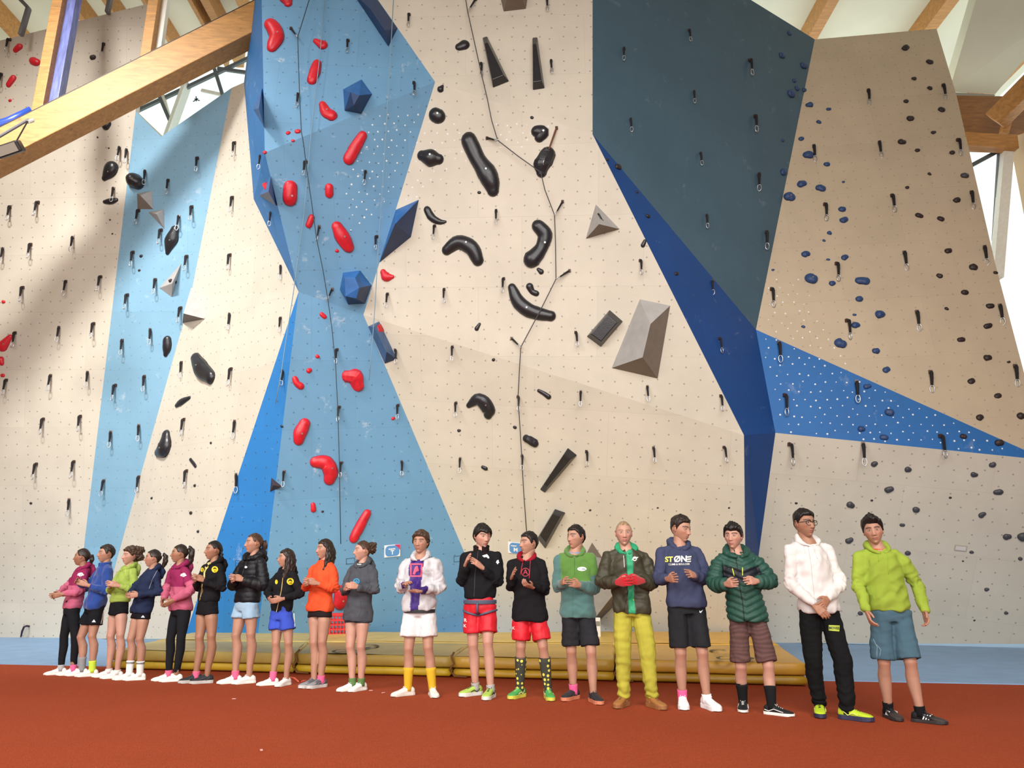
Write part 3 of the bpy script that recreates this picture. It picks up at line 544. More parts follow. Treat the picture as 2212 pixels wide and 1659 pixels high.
vol([(1262, 1205), (1279, 1172), (1302, 1206), (1332, 1262), (1336, 1300), (1290, 1345), (1250, 1300)], [(1272, 1200, .5), (1325, 1285, .75), (1287, 1333, .55)], [(0, 1, 7), (1, 2, 7), (2, 3, 8, 7), (3, 4, 8), (4, 5, 9, 8), (5, 6, 9), (6, 0, 7, 9), (7, 8, 9)], GREYV, 'large grey and brown volume half hidden between the green and olive jackets', (TAUPE_SHADEV, [0, 1, 4, 5]), at_=(1290, 1280))
T(blob([(1293, 466, 4), (1299, 476, 4), (1306, 482, 3)], K, flat_=7.0), 'small black curved hold on the grey pyramid')
# ------------------------------------------------------------------ quickdraws
def ring_pts(w, h, n=16, z0=0.0): return [Vector((w * math.sin(2 * math.pi * i / n), 0, z0 + h * math.cos(2 * math.pi * i / n) * (1.0))) for i in range(n + 1)]
def proto_draw(sl):
    e = empty('quickdraw')
    MB().box((-.022, -.03, -.02), (.022, .004, .03)).tube([(0, -.06, 0), (0, .012, 0)], .014, 6).build('hanger', plain('hanger_bronze', '5a4238', .4, .5), e)
    MB().tube([(0, -.05, .005), (0, -.055, -.02), (.004, -.055, -.1), (.004, -.055, -.19)], [.018, .024, .02, .017], 6).build('sling', sl, e)
    MB().tube([p + Vector((.004, -.055, 0)) for p in ring_pts(.028, .055, 14, -.24)], .007, 5, cap=False).tube([(.004, -.055, -.19), (.004, -.055, -.2)], .015, 5).build('carabiner', METAL, e, True)
    return e
PROTO = [None, None]
DRAWS = [(258, 320), (273, 325), (225, 97), (509, 310), (428, 343), (313, 371), (364, 391), (246, 408), (23, 87), (4, 162), (23, 448), (84, 438), (301, 456), (416, 448), (504, 428), (6, 538), (68, 529), (158, 514), (387, 469), (350, 498), (289, 546), (405, 555), (499, 552), (51, 622), (143, 609), (219, 599), (337, 605), (277, 638), (392, 666), (495, 680), (34, 720), (127, 708), (204, 700), (324, 713), (265, 736), (393, 784), (501, 798), (15, 822), (110, 812), (189, 805), (251, 833), (313, 814), (95, 906), (175, 900), (239, 934), (300, 920), (399, 907), (507, 911), (80, 1003), (161, 998), (225, 1039), (301, 1031), (405, 1018), (510, 1026), (149, 1080),
         (629, 63), (753, 89), (885, 33), (1028, 0), (893, 180), (643, 205), (1038, 139), (1052, 300), (563, 339), (662, 351), (790, 372), (585, 461), (690, 491), (815, 512), (940, 489), (1072, 456), (606, 576), (718, 626), (838, 636), (960, 626), (607, 688), (729, 756), (853, 757), (978, 750), (609, 802), (734, 880), (861, 876), (986, 871), (738, 1000), (867, 998), (994, 991), (614, 1019), (1182, 0), (1191, 133), (1349, 106), (1488, 67), (1202, 278), (1500, 199), (1363, 259), (1513, 332), (1215, 437), (1230, 586), (1382, 564), (1089, 603), (1243, 719), (1105, 732), (1526, 466), (1540, 608), (1553, 732), (1118, 858), (1255, 847), (1399, 836), (1556, 856), (1127, 985), (1266, 976), (1411, 968), (1563, 967),
         (1618, 132), (1875, 197), (2037, 186), (1630, 253), (1900, 309), (2068, 304), (1758, 317), (1641, 378), (1926, 424), (1781, 443), (1655, 503), (1953, 547), (1806, 571), (2127, 535), (1666, 626), (1980, 675), (1828, 694), (2160, 661), (1682, 742), (2098, 417), (1694, 855), (1850, 826), (2009, 805), (2192, 792), (2030, 943), (1704, 961), (1864, 960)]
# draws the rope is clipped to: the sling is pulled towards the rope point
PULL = {(1052, 300): (1075, 303), (1202, 278): (1168, 372), (1215, 437): (1198, 465), (1230, 586): (1201, 603), (1105, 732): (1125, 750), (1028, 0): (1010, 24), (629, 63): (643, 80), (718, 626): (708, 645), (690, 491): (684, 517)}
dl = []
for x, y in DRAWS:
    F_, pl = at(x, y); p = toplane(x, y, pl, .0); sc = 1.3 if x > 1590 else (1.12 if x < 560 else .92)
    sl = 1 if (x, y) == (1202, 278) else 0
    if (x, y) in PULL:
        e = empty('quickdraw', p); tgt = toplane(*PULL[(x, y)], pl, .12) - p; d = tgt.normalized(); Ln = tgt.length
        MB().box((-.022, -.03, -.02), (.022, .004, .03)).build('hanger', plain('hanger_bronze', '5a4238', .4, .5), e)
        MB().tube([(0, -.03, 0), d * .04 + Vector((0, -.03, 0)), d * Ln * .7], [.012, .018, .013], 6).build('sling', SLINGB if sl else SLING, e)
        q = Matrix.Translation(tgt * .7) @ (-d).to_track_quat('Z', 'Y').to_matrix().to_4x4()
        MB().tube([q @ (v + Vector((0, 0, -.05))) for v in ring_pts(.026, .05, 14)], .007, 5, cap=False).build('carabiner', METAL, e, True)
    else:
        if PROTO[0] is None: PROTO[0] = e = proto_draw(SLING)
        else:
            e = PROTO[0].copy(); COL.objects.link(e)
            for c in PROTO[0].children: c2 = c.copy(); COL.objects.link(c2); c2.parent = e
        e.location = p; e.scale = (sc,) * 3
        e.rotation_euler = (0, random.uniform(-.05, .05) + (0.07 if x > 1590 else 0), random.uniform(-.5, .5))
    tag(e, None, 'quickdraw', 'quickdraws hanging on the climbing wall'); e['auto'] = 'black quickdraw' if not sl else 'brown slinged quickdraw'; e['where_'] = F_['where']
# labels for the repeated holds and quickdraws: by panel, column half and height order
def rank(objs):
    by = {}
    for o in objs: by.setdefault((o['auto'], o['where_']), []).append(o)
    for (a, w), os_ in by.items():
        os_.sort(key=lambda o: -o.location.z)
        if len(os_) == 1: os_[0]['label'] = 'the only %s on %s' % (a, w)
        else:
            for i, o in enumerate(os_): o['label'] = '%s on %s, %s of them' % (a, w, ORD[min(i, len(ORD) - 1)] if i < len(os_) - 1 else 'the lowest')
rank([o for o in COL.objects if 'auto' in o.keys()])
for o in list(COL.objects):
    for k in ('auto', 'where_'):
        if k in o.keys(): del o[k]
# ------------------------------------------------------------------ ropes
def rope(pts, r, mat, lab, off=.13):
    out = []
    for x, y in pts:
        F_, pl = at(x, y); out.append(toplane(x, y, pl, off))
    c = out[0].copy(); o = MB().tube([p - c for p in out], r, 6).build('climbing_rope', mat, smooth=True); o.location = c; return tag(o, lab, 'rope')
rope([(1003, -20), (1010, 24), (1040, 160), (1053, 215), (1062, 260), (1075, 303), (1120, 338), (1168, 372), (1177, 410), (1198, 465), (1200, 530), (1201, 603), (1165, 675), (1125, 750), (1122, 800), (1119, 860), (1123, 920), (1127, 985), (1131, 1060), (1138, 1155)], .0085, ROPED, 'dark rope zigzagging down the centre cream wall through its quickdraws')
rope([(674, -20), (643, 80), (647, 200), (651, 285), (654, 300), (657, 320), (662, 362), (672, 430), (684, 517), (697, 580), (708, 645), (717, 710), (725, 790), (730, 890), (733, 1000), (736, 1175)], .0085, plain('rope_teal_dark', '3a4b55', .8), 'dark rope running down the middle of the blue walls', .2)
rope([(703, -20), (692, 110), (672, 290), (656, 470), (634, 630), (617, 740), (607, 810), (595, 872)], .008, ROPEB, 'pale blue rope hanging over the left edge of the overhang')
rope([(851, -20), (840, 180), (828, 380), (817, 540), (810, 660), (803, 760), (797, 822)], .008, ROPEB, 'pale blue rope hanging in front of the blue volumes', .3)
# ------------------------------------------------------------------ mats
MH = .25; yel = ['cfae3c', 'c9a23a', 'd0a542', 'b8902f']
def matmat(i, top):
    return plain('mat_vinyl_%s' % top, top, .42, var=.12, scale=3, bump=.5, bscale=5, bdist=.03)
cols = [235, 637, 975, 1330, 1748]; fy = [1446, 1455.5, 1464, 1473, 1484]
fr = [G(x, y) for x, y in zip(cols, fy)]
def depthpt(x, y): return G(x, y, MH)
bk = [G(418, 1367, MH), G(690, 1367, MH), G(1055, 1367, MH), G(1330, 1366, MH), G(1646, 1366, MH)]
for b in bk: b.z = 0
frt = ['light khaki', 'yellow']
def mat(a, b, c, d, z0, z1, mt, lab, bulge=.02, name='crash_mat'):
    """a,b front left/right; c,d back right/left"""
    g = .012; ce = (a + b + c + d) / 4; q = [ce + (p - ce) * (1 - g) for p in (a, b, c, d)]
    nx, ny = 14, 8; V_ = []; 
    def pt(u, v, z): p = q[0].lerp(q[1], u).lerp(q[3].lerp(q[2], u), v); return Vector((p.x, p.y, z))
    rings = [(z0, .02), (z0 + .02, 0), ((z0 + z1) / 2, -bulge / 3), (z1 - .025, 0), (z1 - .006, .012), (z1, .03)]
    def ringpts(z, ins):
        out = []
        for i in range(nx): out.append((i / nx, 0))
        for i in range(ny): out.append((1, i / ny))
        for i in range(nx): out.append((1 - i / nx, 1))
        for i in range(ny): out.append((0, 1 - i / ny))
        r = []
        for u, v in out:
            p = pt(u, v, z); dd = (p - Vector((ce.x, ce.y, z))); r.append(p - dd.normalized() * ins)
        return r
    n = 2 * (nx + ny); f = []
    for z, ins in rings: V_ += ringpts(z, ins)
    for k in range(len(rings) - 1):
        for i in range(n): f.append((k * n + i, k * n + (i + 1) % n, (k + 1) * n + (i + 1) % n, (k + 1) * n + i))
    f.append(tuple(range(n))[::-1]); A = np.array([tuple(p) for p in V_]); A[:, :2] += (snoise(A, .9, int(z0 * 100) + int(a.x * 10) % 50) * .012)[:, None]
    A[n:, 2] += snoise(A[n:], .8, 3) * .006
    V_ = [Vector(p) for p in A]
    # top grid
    base = len(V_); gx, gy = 16, 10
    for j in range(gy + 1):
        for i in range(gx + 1):
            u, v = i / gx, j / gy; p = pt(.012 + u * .976, .015 + v * .97, z1); p.z += math.sin(math.pi * u) ** .5 * math.sin(math.pi * v) ** .5 * bulge + .001; V_.append(p)
    for j in range(gy):
        for i in range(gx): k = base + j * (gx + 1) + i; f.append((k, k + 1, k + gx + 2, k + gx + 1))
    f.append(tuple((len(rings) - 1) * n + i for i in range(n)))
    A = np.array([tuple(p) for p in V_]); A[base:, 2] += np.abs(snoise(A[base:], .9, 5)) * .006
    c0 = Vector((ce.x, ce.y, z0)); o = mk(name, [Vector(p) - c0 for p in A], f, mt, smooth=True); o.location = c0
    return tag(o, lab, 'crash mat', 'yellow crash mats along the wall')
names = ['at the left end behind the women', 'behind the woman in orange', 'in the middle behind the boy in red shorts', 'at the right end behind the green puffer jacket']
mcol = ['bda75a', 'b59a4a', 'c79f3e', 'c8983a']; bcol = ['c5ac62', 'd3b45e', 'd9b556', 'd8a63c']; lcol = ['c9a832', 'cfae2c', 'c9a12f', 'a98324']
for i in range(4):
    f0, f1, b1, b0 = fr[i], fr[i + 1], bk[i + 1], bk[i]
    m0, m1 = f0.lerp(b0, .47), f1.lerp(b1, .47)
    mat(f0, f1, m1, m0, .014, .105, matmat(0, lcol[i]), 'bottom front crash mat ' + names[i]); mat(m0, m1, b1, b0, .014, .105, matmat(0, lcol[i]), 'bottom rear crash mat ' + names[i])
    mat(f0, f1, m1, m0, .118, MH, matmat(1, mcol[i]), 'upper front crash mat ' + names[i], .03); mat(m0, m1, b1, b0, .118, MH + .01, matmat(1, bcol[i]), 'upper rear crash mat ' + names[i], .03)
def strap(pts, lab):
    c = pts[0].copy(); o = MB().tube([p - c for p in pts], .014, 6).build('mat_strap', plain('brown_strap', '7a5326', .8), smooth=True); o.location = c; tag(o, lab, 'strap')
for i, l in ((1, 'brown strap hanging at the mat joint behind the small girl'), (2, 'brown strap hanging at the mat joint left of the red shorts'), (3, 'brown strap hanging at the mat joint behind the olive jacket')):
    p = fr[i] + Vector((0, -.035, 0)); strap([p + Vector((.02, .1, .29)), p + Vector((0, -.01, .25)), p + Vector((.03, -.02, .17)), p + Vector((-.02, -.02, .1)), p + Vector((.04, -.03, .03)), p + Vector((.2, -.05, .02))], l)
# painted marks on the mats
def floor_mark(polys, z, mat, parent_name, wpx):
    mb = MB()
    for pl_ in polys:
        for (x0, y0), (x1, y1) in zip(pl_, pl_[1:]):
            a, b = G(x0, y0, z), G(x1, y1, z); d = (b - a); nrm_ = Vector((-d.y, d.x, 0)).normalized() * wpx
            mb.add([a - nrm_, b - nrm_, b + nrm_, a + nrm_], [(0, 1, 2, 3)])
    return mb
INK = plain('marker_ink', '5e5230', .8)
def ell(cx, cy, rx, ry, a0=0, a1=360): return [(cx + rx * math.cos(math.radians(a)), cy + ry * math.sin(math.radians(a))) for a in range(a0, a1 + 1, 20)]
for polys, nm, idx in (([ell(742, 1407, 22, 4), ell(795, 1395, 21, 3.5), [(752, 1409), (775, 1404), (800, 1397)]], 'painted_mark', 1), ([ell(1552, 1405, 17, 2.5, 90, 330), [(1541, 1413), (1575, 1413)], ell(1568, 1421, 18, 3, 20, 250), ell(1610, 1422, 16, 3, 180, 420)], 'painted_mark', 3)):
    o = floor_mark(polys, MH + .045, INK, nm, .022)
    host = [x for x in COL.objects if x.name.startswith('crash_mat') and x['label'].startswith('upper front')][idx]
    o = MB().add([v - host.location for v in o.v], o.f).build('painted_mark', INK, host)
# ------------------------------------------------------------------ small props
RED = plain('crate_red', 'd42a2c', .4)
cr = empty('plastic_crate', G(727, 1370, MH + .03)); tag(cr, 'red slatted plastic crate on the mats between the orange and grey tops', 'crate')
p0 = cr.location; mb = MB(); wx, hz, dy = .36, .3, .3
for i in range(7): x = -wx / 2 + wx * i / 6; mb.box((x - .009, 0, 0), (x + .009, .014, hz)); mb.box((x - .009, dy, 0), (x + .009, dy + .014, hz))
for i in range(5): z = hz * i / 4; mb.box((-wx / 2, -.004, z - .012), (wx / 2, .016, z + .012)); mb.box((-wx / 2, dy - .004, z - .012), (wx / 2, dy + .016, z + .012)); mb.box((-wx / 2 - .01, 0, z - .012), (-wx / 2 + .01, dy, z + .012)); mb.box((wx / 2 - .01, 0, z - .012), (wx / 2 + .01, dy, z + .012))
mb.build('side', RED, cr); MB().box((-wx / 2, 0, 0), (wx / 2, dy, .012)).build('base', RED, cr); MB().box((-wx / 2 - .02, -.02, hz), (wx / 2 + .02, .02, hz + .035)).box((-wx / 2 - .02, dy, hz), (wx / 2 + .02, dy + .03, hz + .035)).build('rim', RED, cr)
bk_ = empty('chalk_carton', G(1292, 1376, MH + .03)); tag(bk_, 'tall white carton standing on the mats between two jackets', 'carton')
bevel(MB().box((-.045, 0, 0), (.045, .09, .3)).build('box', plain('carton_white', 'e6e4de', .5), bk_), .008); MB().box((-.038, -.003, .17), (.038, 0, .245)).build('printed_label', plain('carton_print', '8a8578', .6), bk_)
def board(cx, cy, w, h, off, lab):
    F_, pl = at(cx, cy); c = toplane(cx, cy, pl, .02); n = pl[1]; e = empty('information_sign', c); tag(e, lab, 'sign')
    u = Vector((1, 0, 0)); u = (u - n * u.dot(n)).normalized(); v = n.cross(u); v = -v if v.z < 0 else v; k = mpp(c.y, cy)
    Mm = Matrix((u, v, n)).transposed().to_4x4(); e.matrix_world = Matrix.Translation(c) @ Mm
    MB().box((-w * k / 2, -h * k / 2, -.012), (w * k / 2, h * k / 2, 0)).build('panel', plain('sign_white', 'eef0f0', .5), e); return e, k
def rrect(w, h, r, z, n=6):
    pts = []
    for cx, cy, a in ((w / 2 - r, h / 2 - r, 0), (-w / 2 + r, h / 2 - r, 90), (-w / 2 + r, -h / 2 + r, 180), (w / 2 - r, -h / 2 + r, 270)):
        for i in range(n + 1): t = math.radians(a + 90 * i / n); pts.append(Vector((cx + r * math.cos(t), cy + r * math.sin(t), z)))
    return pts
def textmesh(s, size, bold=0.0):
    c = bpy.data.curves.new('t', 'FONT'); c.body = s; c.size = size; c.align_x = 'CENTER'; c.align_y = 'CENTER'; c.offset = bold; c.resolution_u = 3
    o = bpy.data.objects.new('t', c); COL.objects.link(o); dg = bpy.context.evaluated_depsgraph_get(); me = bpy.data.meshes.new_from_object(o.evaluated_get(dg))
    v = [x.co.copy() for x in me.vertices]; f = [tuple(p.vertices) for p in me.polygons]; bpy.data.objects.remove(o); bpy.data.meshes.remove(me); return v, f
BL = plain('sign_blue', '5b93cc', .5); WH = plain('print_white', 'f2f2f0', .6); PK = plain('sign_pink', 'cc2f66', .5)
e, k = board(847.5, 1190, 35, 26, 0, 'white and blue sign with a pink corner left of the curly haired boy')
pts = rrect(31 * k, 23 * k, 8 * k, .003); mk('blue_shape', pts, [tuple(range(len(pts)))], BL, e)
mk('pink_corner', [Vector((5 * k, 13 * k, .005)), Vector((17 * k, 13 * k, .005)), Vector((17 * k, 1 * k, .005)), Vector((13 * k, 6 * k, .005))], [(0, 3, 2, 1)], PK, e)
v, f = textmesh('T', 12 * k, .004); MB().add([x + Vector((0, -3.5 * k, .005)) for x in v], f).build('letter', WH, e); v, f = textmesh('POINTE', 4.2 * k, .002); MB().add([x + Vector((-1 * k, 4 * k, .006)) for x in v], f).build('lettering', WH, e)
e, k = board(1113, 1184, 32, 26, 0, 'blue and white sign half hidden by the face of the boy in the black hoodie')
pts = rrect(29 * k, 25 * k, 8 * k, .003); mk('blue_shape', [p + Vector((2 * k, 0, 0)) for p in pts], [tuple(range(len(pts)))], BL, e)
v, f = textmesh('M', 12 * k, .004); MB().add([x + Vector((1 * k, -4 * k, .005)) for x in v], f).build('letter', WH, e); v, f = textmesh('POINT', 4.2 * k, .002); MB().add([x + Vector((-3 * k, 5 * k, .006)) for x in v], f).build('lettering', WH, e)
# inset plate on the right wall and outlined hatches on the blue wall
F_, pl = at(2075, 1184); c = toplane(2075, 1184, pl, .004); n = pl[1]; u = (Vector((1, 0, 0)) - n * n.x).normalized(); v = n.cross(u); Mm = Matrix.Translation(c) @ Matrix((u, v, n)).transposed().to_4x4(); k = mpp(c.y, 1184)
pt_ = empty('wall_plate'); pt_.matrix_world = Mm; tag(pt_, 'small rectangular inset plate low on the right cream wall', 'plate')
bevel(MB().box((-12 * k, -7 * k, 0), (12 * k, 7 * k, .008)).build('frame', plain('plate_edge', 'b3a79c', .6), pt_), .01); MB().box((-10 * k, -4.5 * k, .006), (10 * k, 4.5 * k, .012)).build('plate', plain('plate_face', 'd6d0c8', .6), pt_)
for x, y in ((516, 1217), (757, 1212), (989, 1207)):
    F_, pl = at(x, y); c = toplane(x, y, pl, .003); n = pl[1]; u = (Vector((1, 0, 0)) - n * n.x).normalized(); v = n.cross(u); k = mpp(c.y, y); m = MB()
    for a, b in (((-9, -6), (9, -6)), ((9, -6), (9, 6)), ((9, 6), (-9, 6)), ((-9, 6), (-9, -6))):
        m.box((min(a[0], b[0]) * k - .004, min(a[1], b[1]) * k - .004, 0), (max(a[0], b[0]) * k + .004, max(a[1], b[1]) * k + .004, .003))
    o = m.build('hatch_outline', plain('hatch_line', '33536e', .7)); o.matrix_world = Matrix.Translation(c) @ Matrix((u, v, n)).transposed().to_4x4(); tag(o, 'rectangular hatch outline on the lower wall behind ' + {516: 'the tall woman in the black puffer', 757: 'the gap left of the bun haired woman', 989: 'the boy in the black zip jacket'}[x], 'hatch')
# strap sticking out low on the far left wall, cord and crumbs on the carpet
F_, pl = at(63, 1353); c = toplane(63, 1353, pl, .0); m = MB(); pr = [toplane(x, y, pl, h) - c for x, y, h in ((63, 1353, 0), (58, 1352, .1), (52, 1354, .14), (48, 1363, .15), (45, 1376, .13))]
m.tube(pr, [.02, .02, .022, .022, .015], 6); o = m.build('webbing_strap', plain('purple_strap', '2c2038', .7)); o.location = c; tag(o, 'dark purple webbing strap hanging low on the far left wall', 'strap')
pr = [G(x, y, .01) for x, y in ((622, 1463), (636, 1465), (645, 1473), (655, 1471), (662, 1470))]; c = pr[0].copy(); o = MB().tube([p - c for p in pr], .012, 6).build('cord', plain('orange_cord', 'e0684a', .7), smooth=True); o.location = c; tag(o, 'short orange cord lying on the carpet behind the white shoes', 'cord')
for i, (x, y) in enumerate(((801, 1492), (828, 1497), (565, 1621), (506, 1510))):
    o = bevel(MB().box((-.02, -.008, 0), (.022, .01, .006)).build('paper_scrap', plain('scrap_pink', 'e3a79c', .8)), .002); o.location = G(x, y, .002); o.rotation_euler.z = i; tag(o, ['tiny pale scrap on the carpet right of the bun haired woman', 'second tiny pale scrap left of the big white sneaker', 'tiny pale scrap alone in the front of the carpet', 'tiny pale scrap in front of the tall woman'][i], 'scrap', 'scraps on the carpet')
# ------------------------------------------------------------------ people
def loft(mb, rings, n=20, e=2.4):
    """rings: (centre, U, V, ru, rv)"""
    b = len(mb.v)
    for c, U, V_, ru, rv in rings:
        for j in range(n):
            t = 2 * math.pi * j / n; ct, st = math.cos(t), math.sin(t)
            k = (abs(ct) ** e + abs(st) ** e) ** (-1 / e); mb.v.append(Vector(c) + U * (ct * k * ru) + V_ * (st * k * rv))
    m = len(rings)
    for i in range(m - 1):
        for j in range(n): a = b + i * n + j; q = b + i * n + (j + 1) % n; mb.f.append((a, q, q + n, a + n))
    mb.f.append(tuple(b + j for j in range(n))[::-1]); mb.f.append(tuple(b + (m - 1) * n + j for j in range(n))); return mb
def ball(mb, c, r, n=10, M=None):
    c = Vector(c); b = len(mb.v); r = (r, r, r) if isinstance(r, (int, float)) else r
    for i in range(n + 1):
        a = math.pi * i / n
        for j in range(2 * n):
            t = math.pi * j / n; p = Vector((r[0] * math.sin(a) * math.cos(t), r[1] * math.sin(a) * math.sin(t), r[2] * math.cos(a))); mb.v.append(c + (M @ p if M else p))
    for i in range(n):
        for j in range(2 * n): a = b + i * 2 * n + j; q = b + i * 2 * n + (j + 1) % (2 * n); mb.f.append((a, a + 2 * n, q + 2 * n, q))
    return mb
def remesh(mb, vox, it=3, fac=.5):
    me = bpy.data.meshes.new('t'); me.from_pydata([tuple(v) for v in mb.v], [], mb.f); o = bpy.data.objects.new('t', me); COL.objects.link(o)
    m = o.modifiers.new('r', 'REMESH'); m.mode = 'VOXEL'; m.voxel_size = vox; m.adaptivity = 0
    if it: s = o.modifiers.new('s', 'SMOOTH'); s.factor = fac; s.iterations = it
    dg = bpy.context.evaluated_depsgraph_get(); ev = o.evaluated_get(dg); m2 = ev.to_mesh()
    co = np.zeros(len(m2.vertices) * 3); m2.vertices.foreach_get('co', co); no = np.zeros(len(m2.vertices) * 3); m2.vertices.foreach_get('normal', no)
    f = [tuple(p.vertices) for p in m2.polygons]; ev.to_mesh_clear(); bpy.data.objects.remove(o); bpy.data.meshes.remove(me)
    return co.reshape(-1, 3), no.reshape(-1, 3), f
def attrmat(name, rough=.8, spec=.3, bump=.4, bs=300, sheen=0.0, bd=.002, sss=0.0, stretch=None):
    q = N(name); a = q.n('ShaderNodeVertexColor'); a.layer_name = 'Col'; q.l(a.outputs[0], q.b.inputs['Base Color'])
    q.b.inputs['Roughness'].default_value = rough; q.b.inputs['Specular IOR Level'].default_value = spec; q.b.inputs['Sheen Weight'].default_value = sheen
    tc = q.n('ShaderNodeTexCoord'); mp = q.n('ShaderNodeMapping'); q.l(tc.outputs['Object'], mp.inputs[0])
    if stretch: mp.inputs['Scale'].default_value = stretch
    nz = q.n('ShaderNodeTexNoise', Scale=float(bs), Detail=3.0); q.l(mp.outputs[0], nz.inputs['Vector']); q.bump(nz.outputs[0], bump, bd)
    if sss: q.b.inputs['Subsurface Weight'].default_value = sss; q.b.inputs['Subsurface Radius'].default_value = (.02, .008, .004); q.b.inputs['Subsurface Scale'].default_value = .4
    return q.m
SKIN = attrmat('skin', .5, .35, .15, 120); CLOTH = attrmat('cotton_cloth', .9, .15, .35, 260); FLEECE = attrmat('fleece_cloth', .95, .1, .6, 150, .3, .004)
SHELLM = attrmat('shiny_shell_cloth', .52, .28, .4, 35, 0, .006); HAIRM = attrmat('hair', .42, .4, .9, 120, 0, .004, stretch=(1, 1, .25)); SHOEM = attrmat('shoe_upper', .6, .3, .3, 150)
# ---- head
LON = np.linspace(0, 2 * math.pi, 97)[:-1]; LON = LON - 0.45 * np.sin(LON)   # denser towards the face (angle 0 = front)
LAT = np.linspace(0.0, math.pi, 74)
def gauss(x, s): return np.exp(-(x / s) ** 2)
def headgrid():
    th, lo = np.meshgrid(LAT, LON, indexing='ij')
    return np.stack([np.sin(th) * np.sin(lo), np.sin(th) * np.cos(lo), np.cos(th)], -1).reshape(-1, 3)
HD = headgrid(); NL = len(LON)
HF = [(i * NL + j, (i + 1) * NL + j, (i + 1) * NL + (j + 1) % NL, i * NL + (j + 1) % NL) for i in range(len(LAT) - 1) for j in range(NL)]
def skull(fem=0.0, jaw=1.0):
    d = HD; p = d * np.array([.0755, .098, .116]); x, y, z = p[:, 0].copy(), p[:, 1].copy(), p[:, 2].copy()
    fr = np.clip(y / .05, 0, 1)
    t = np.clip(-z / .116, 0, 1)
    x = x * (1 - (.30 + .05 * fem) * t ** 1.6 * jaw) * (1 + .03 * gauss(z - .05, .04))
    y = np.where(y < 0, y * (1 - .62 * t ** 1.1) - .004 * gauss(z - .03, .05), y)
    y = y + np.where(d[:, 1] > 0, -.012 * np.clip(z - .06, 0, 1) / .05, 0)
    flat = np.clip(y / .03, 0, 1); y = y + flat * (.022 * t ** 1.5 * gauss(x, .045))     # jaw forward under a round skull
    z = z - .004 * gauss(x, .03) * t ** 3
    return x, y, z, flat
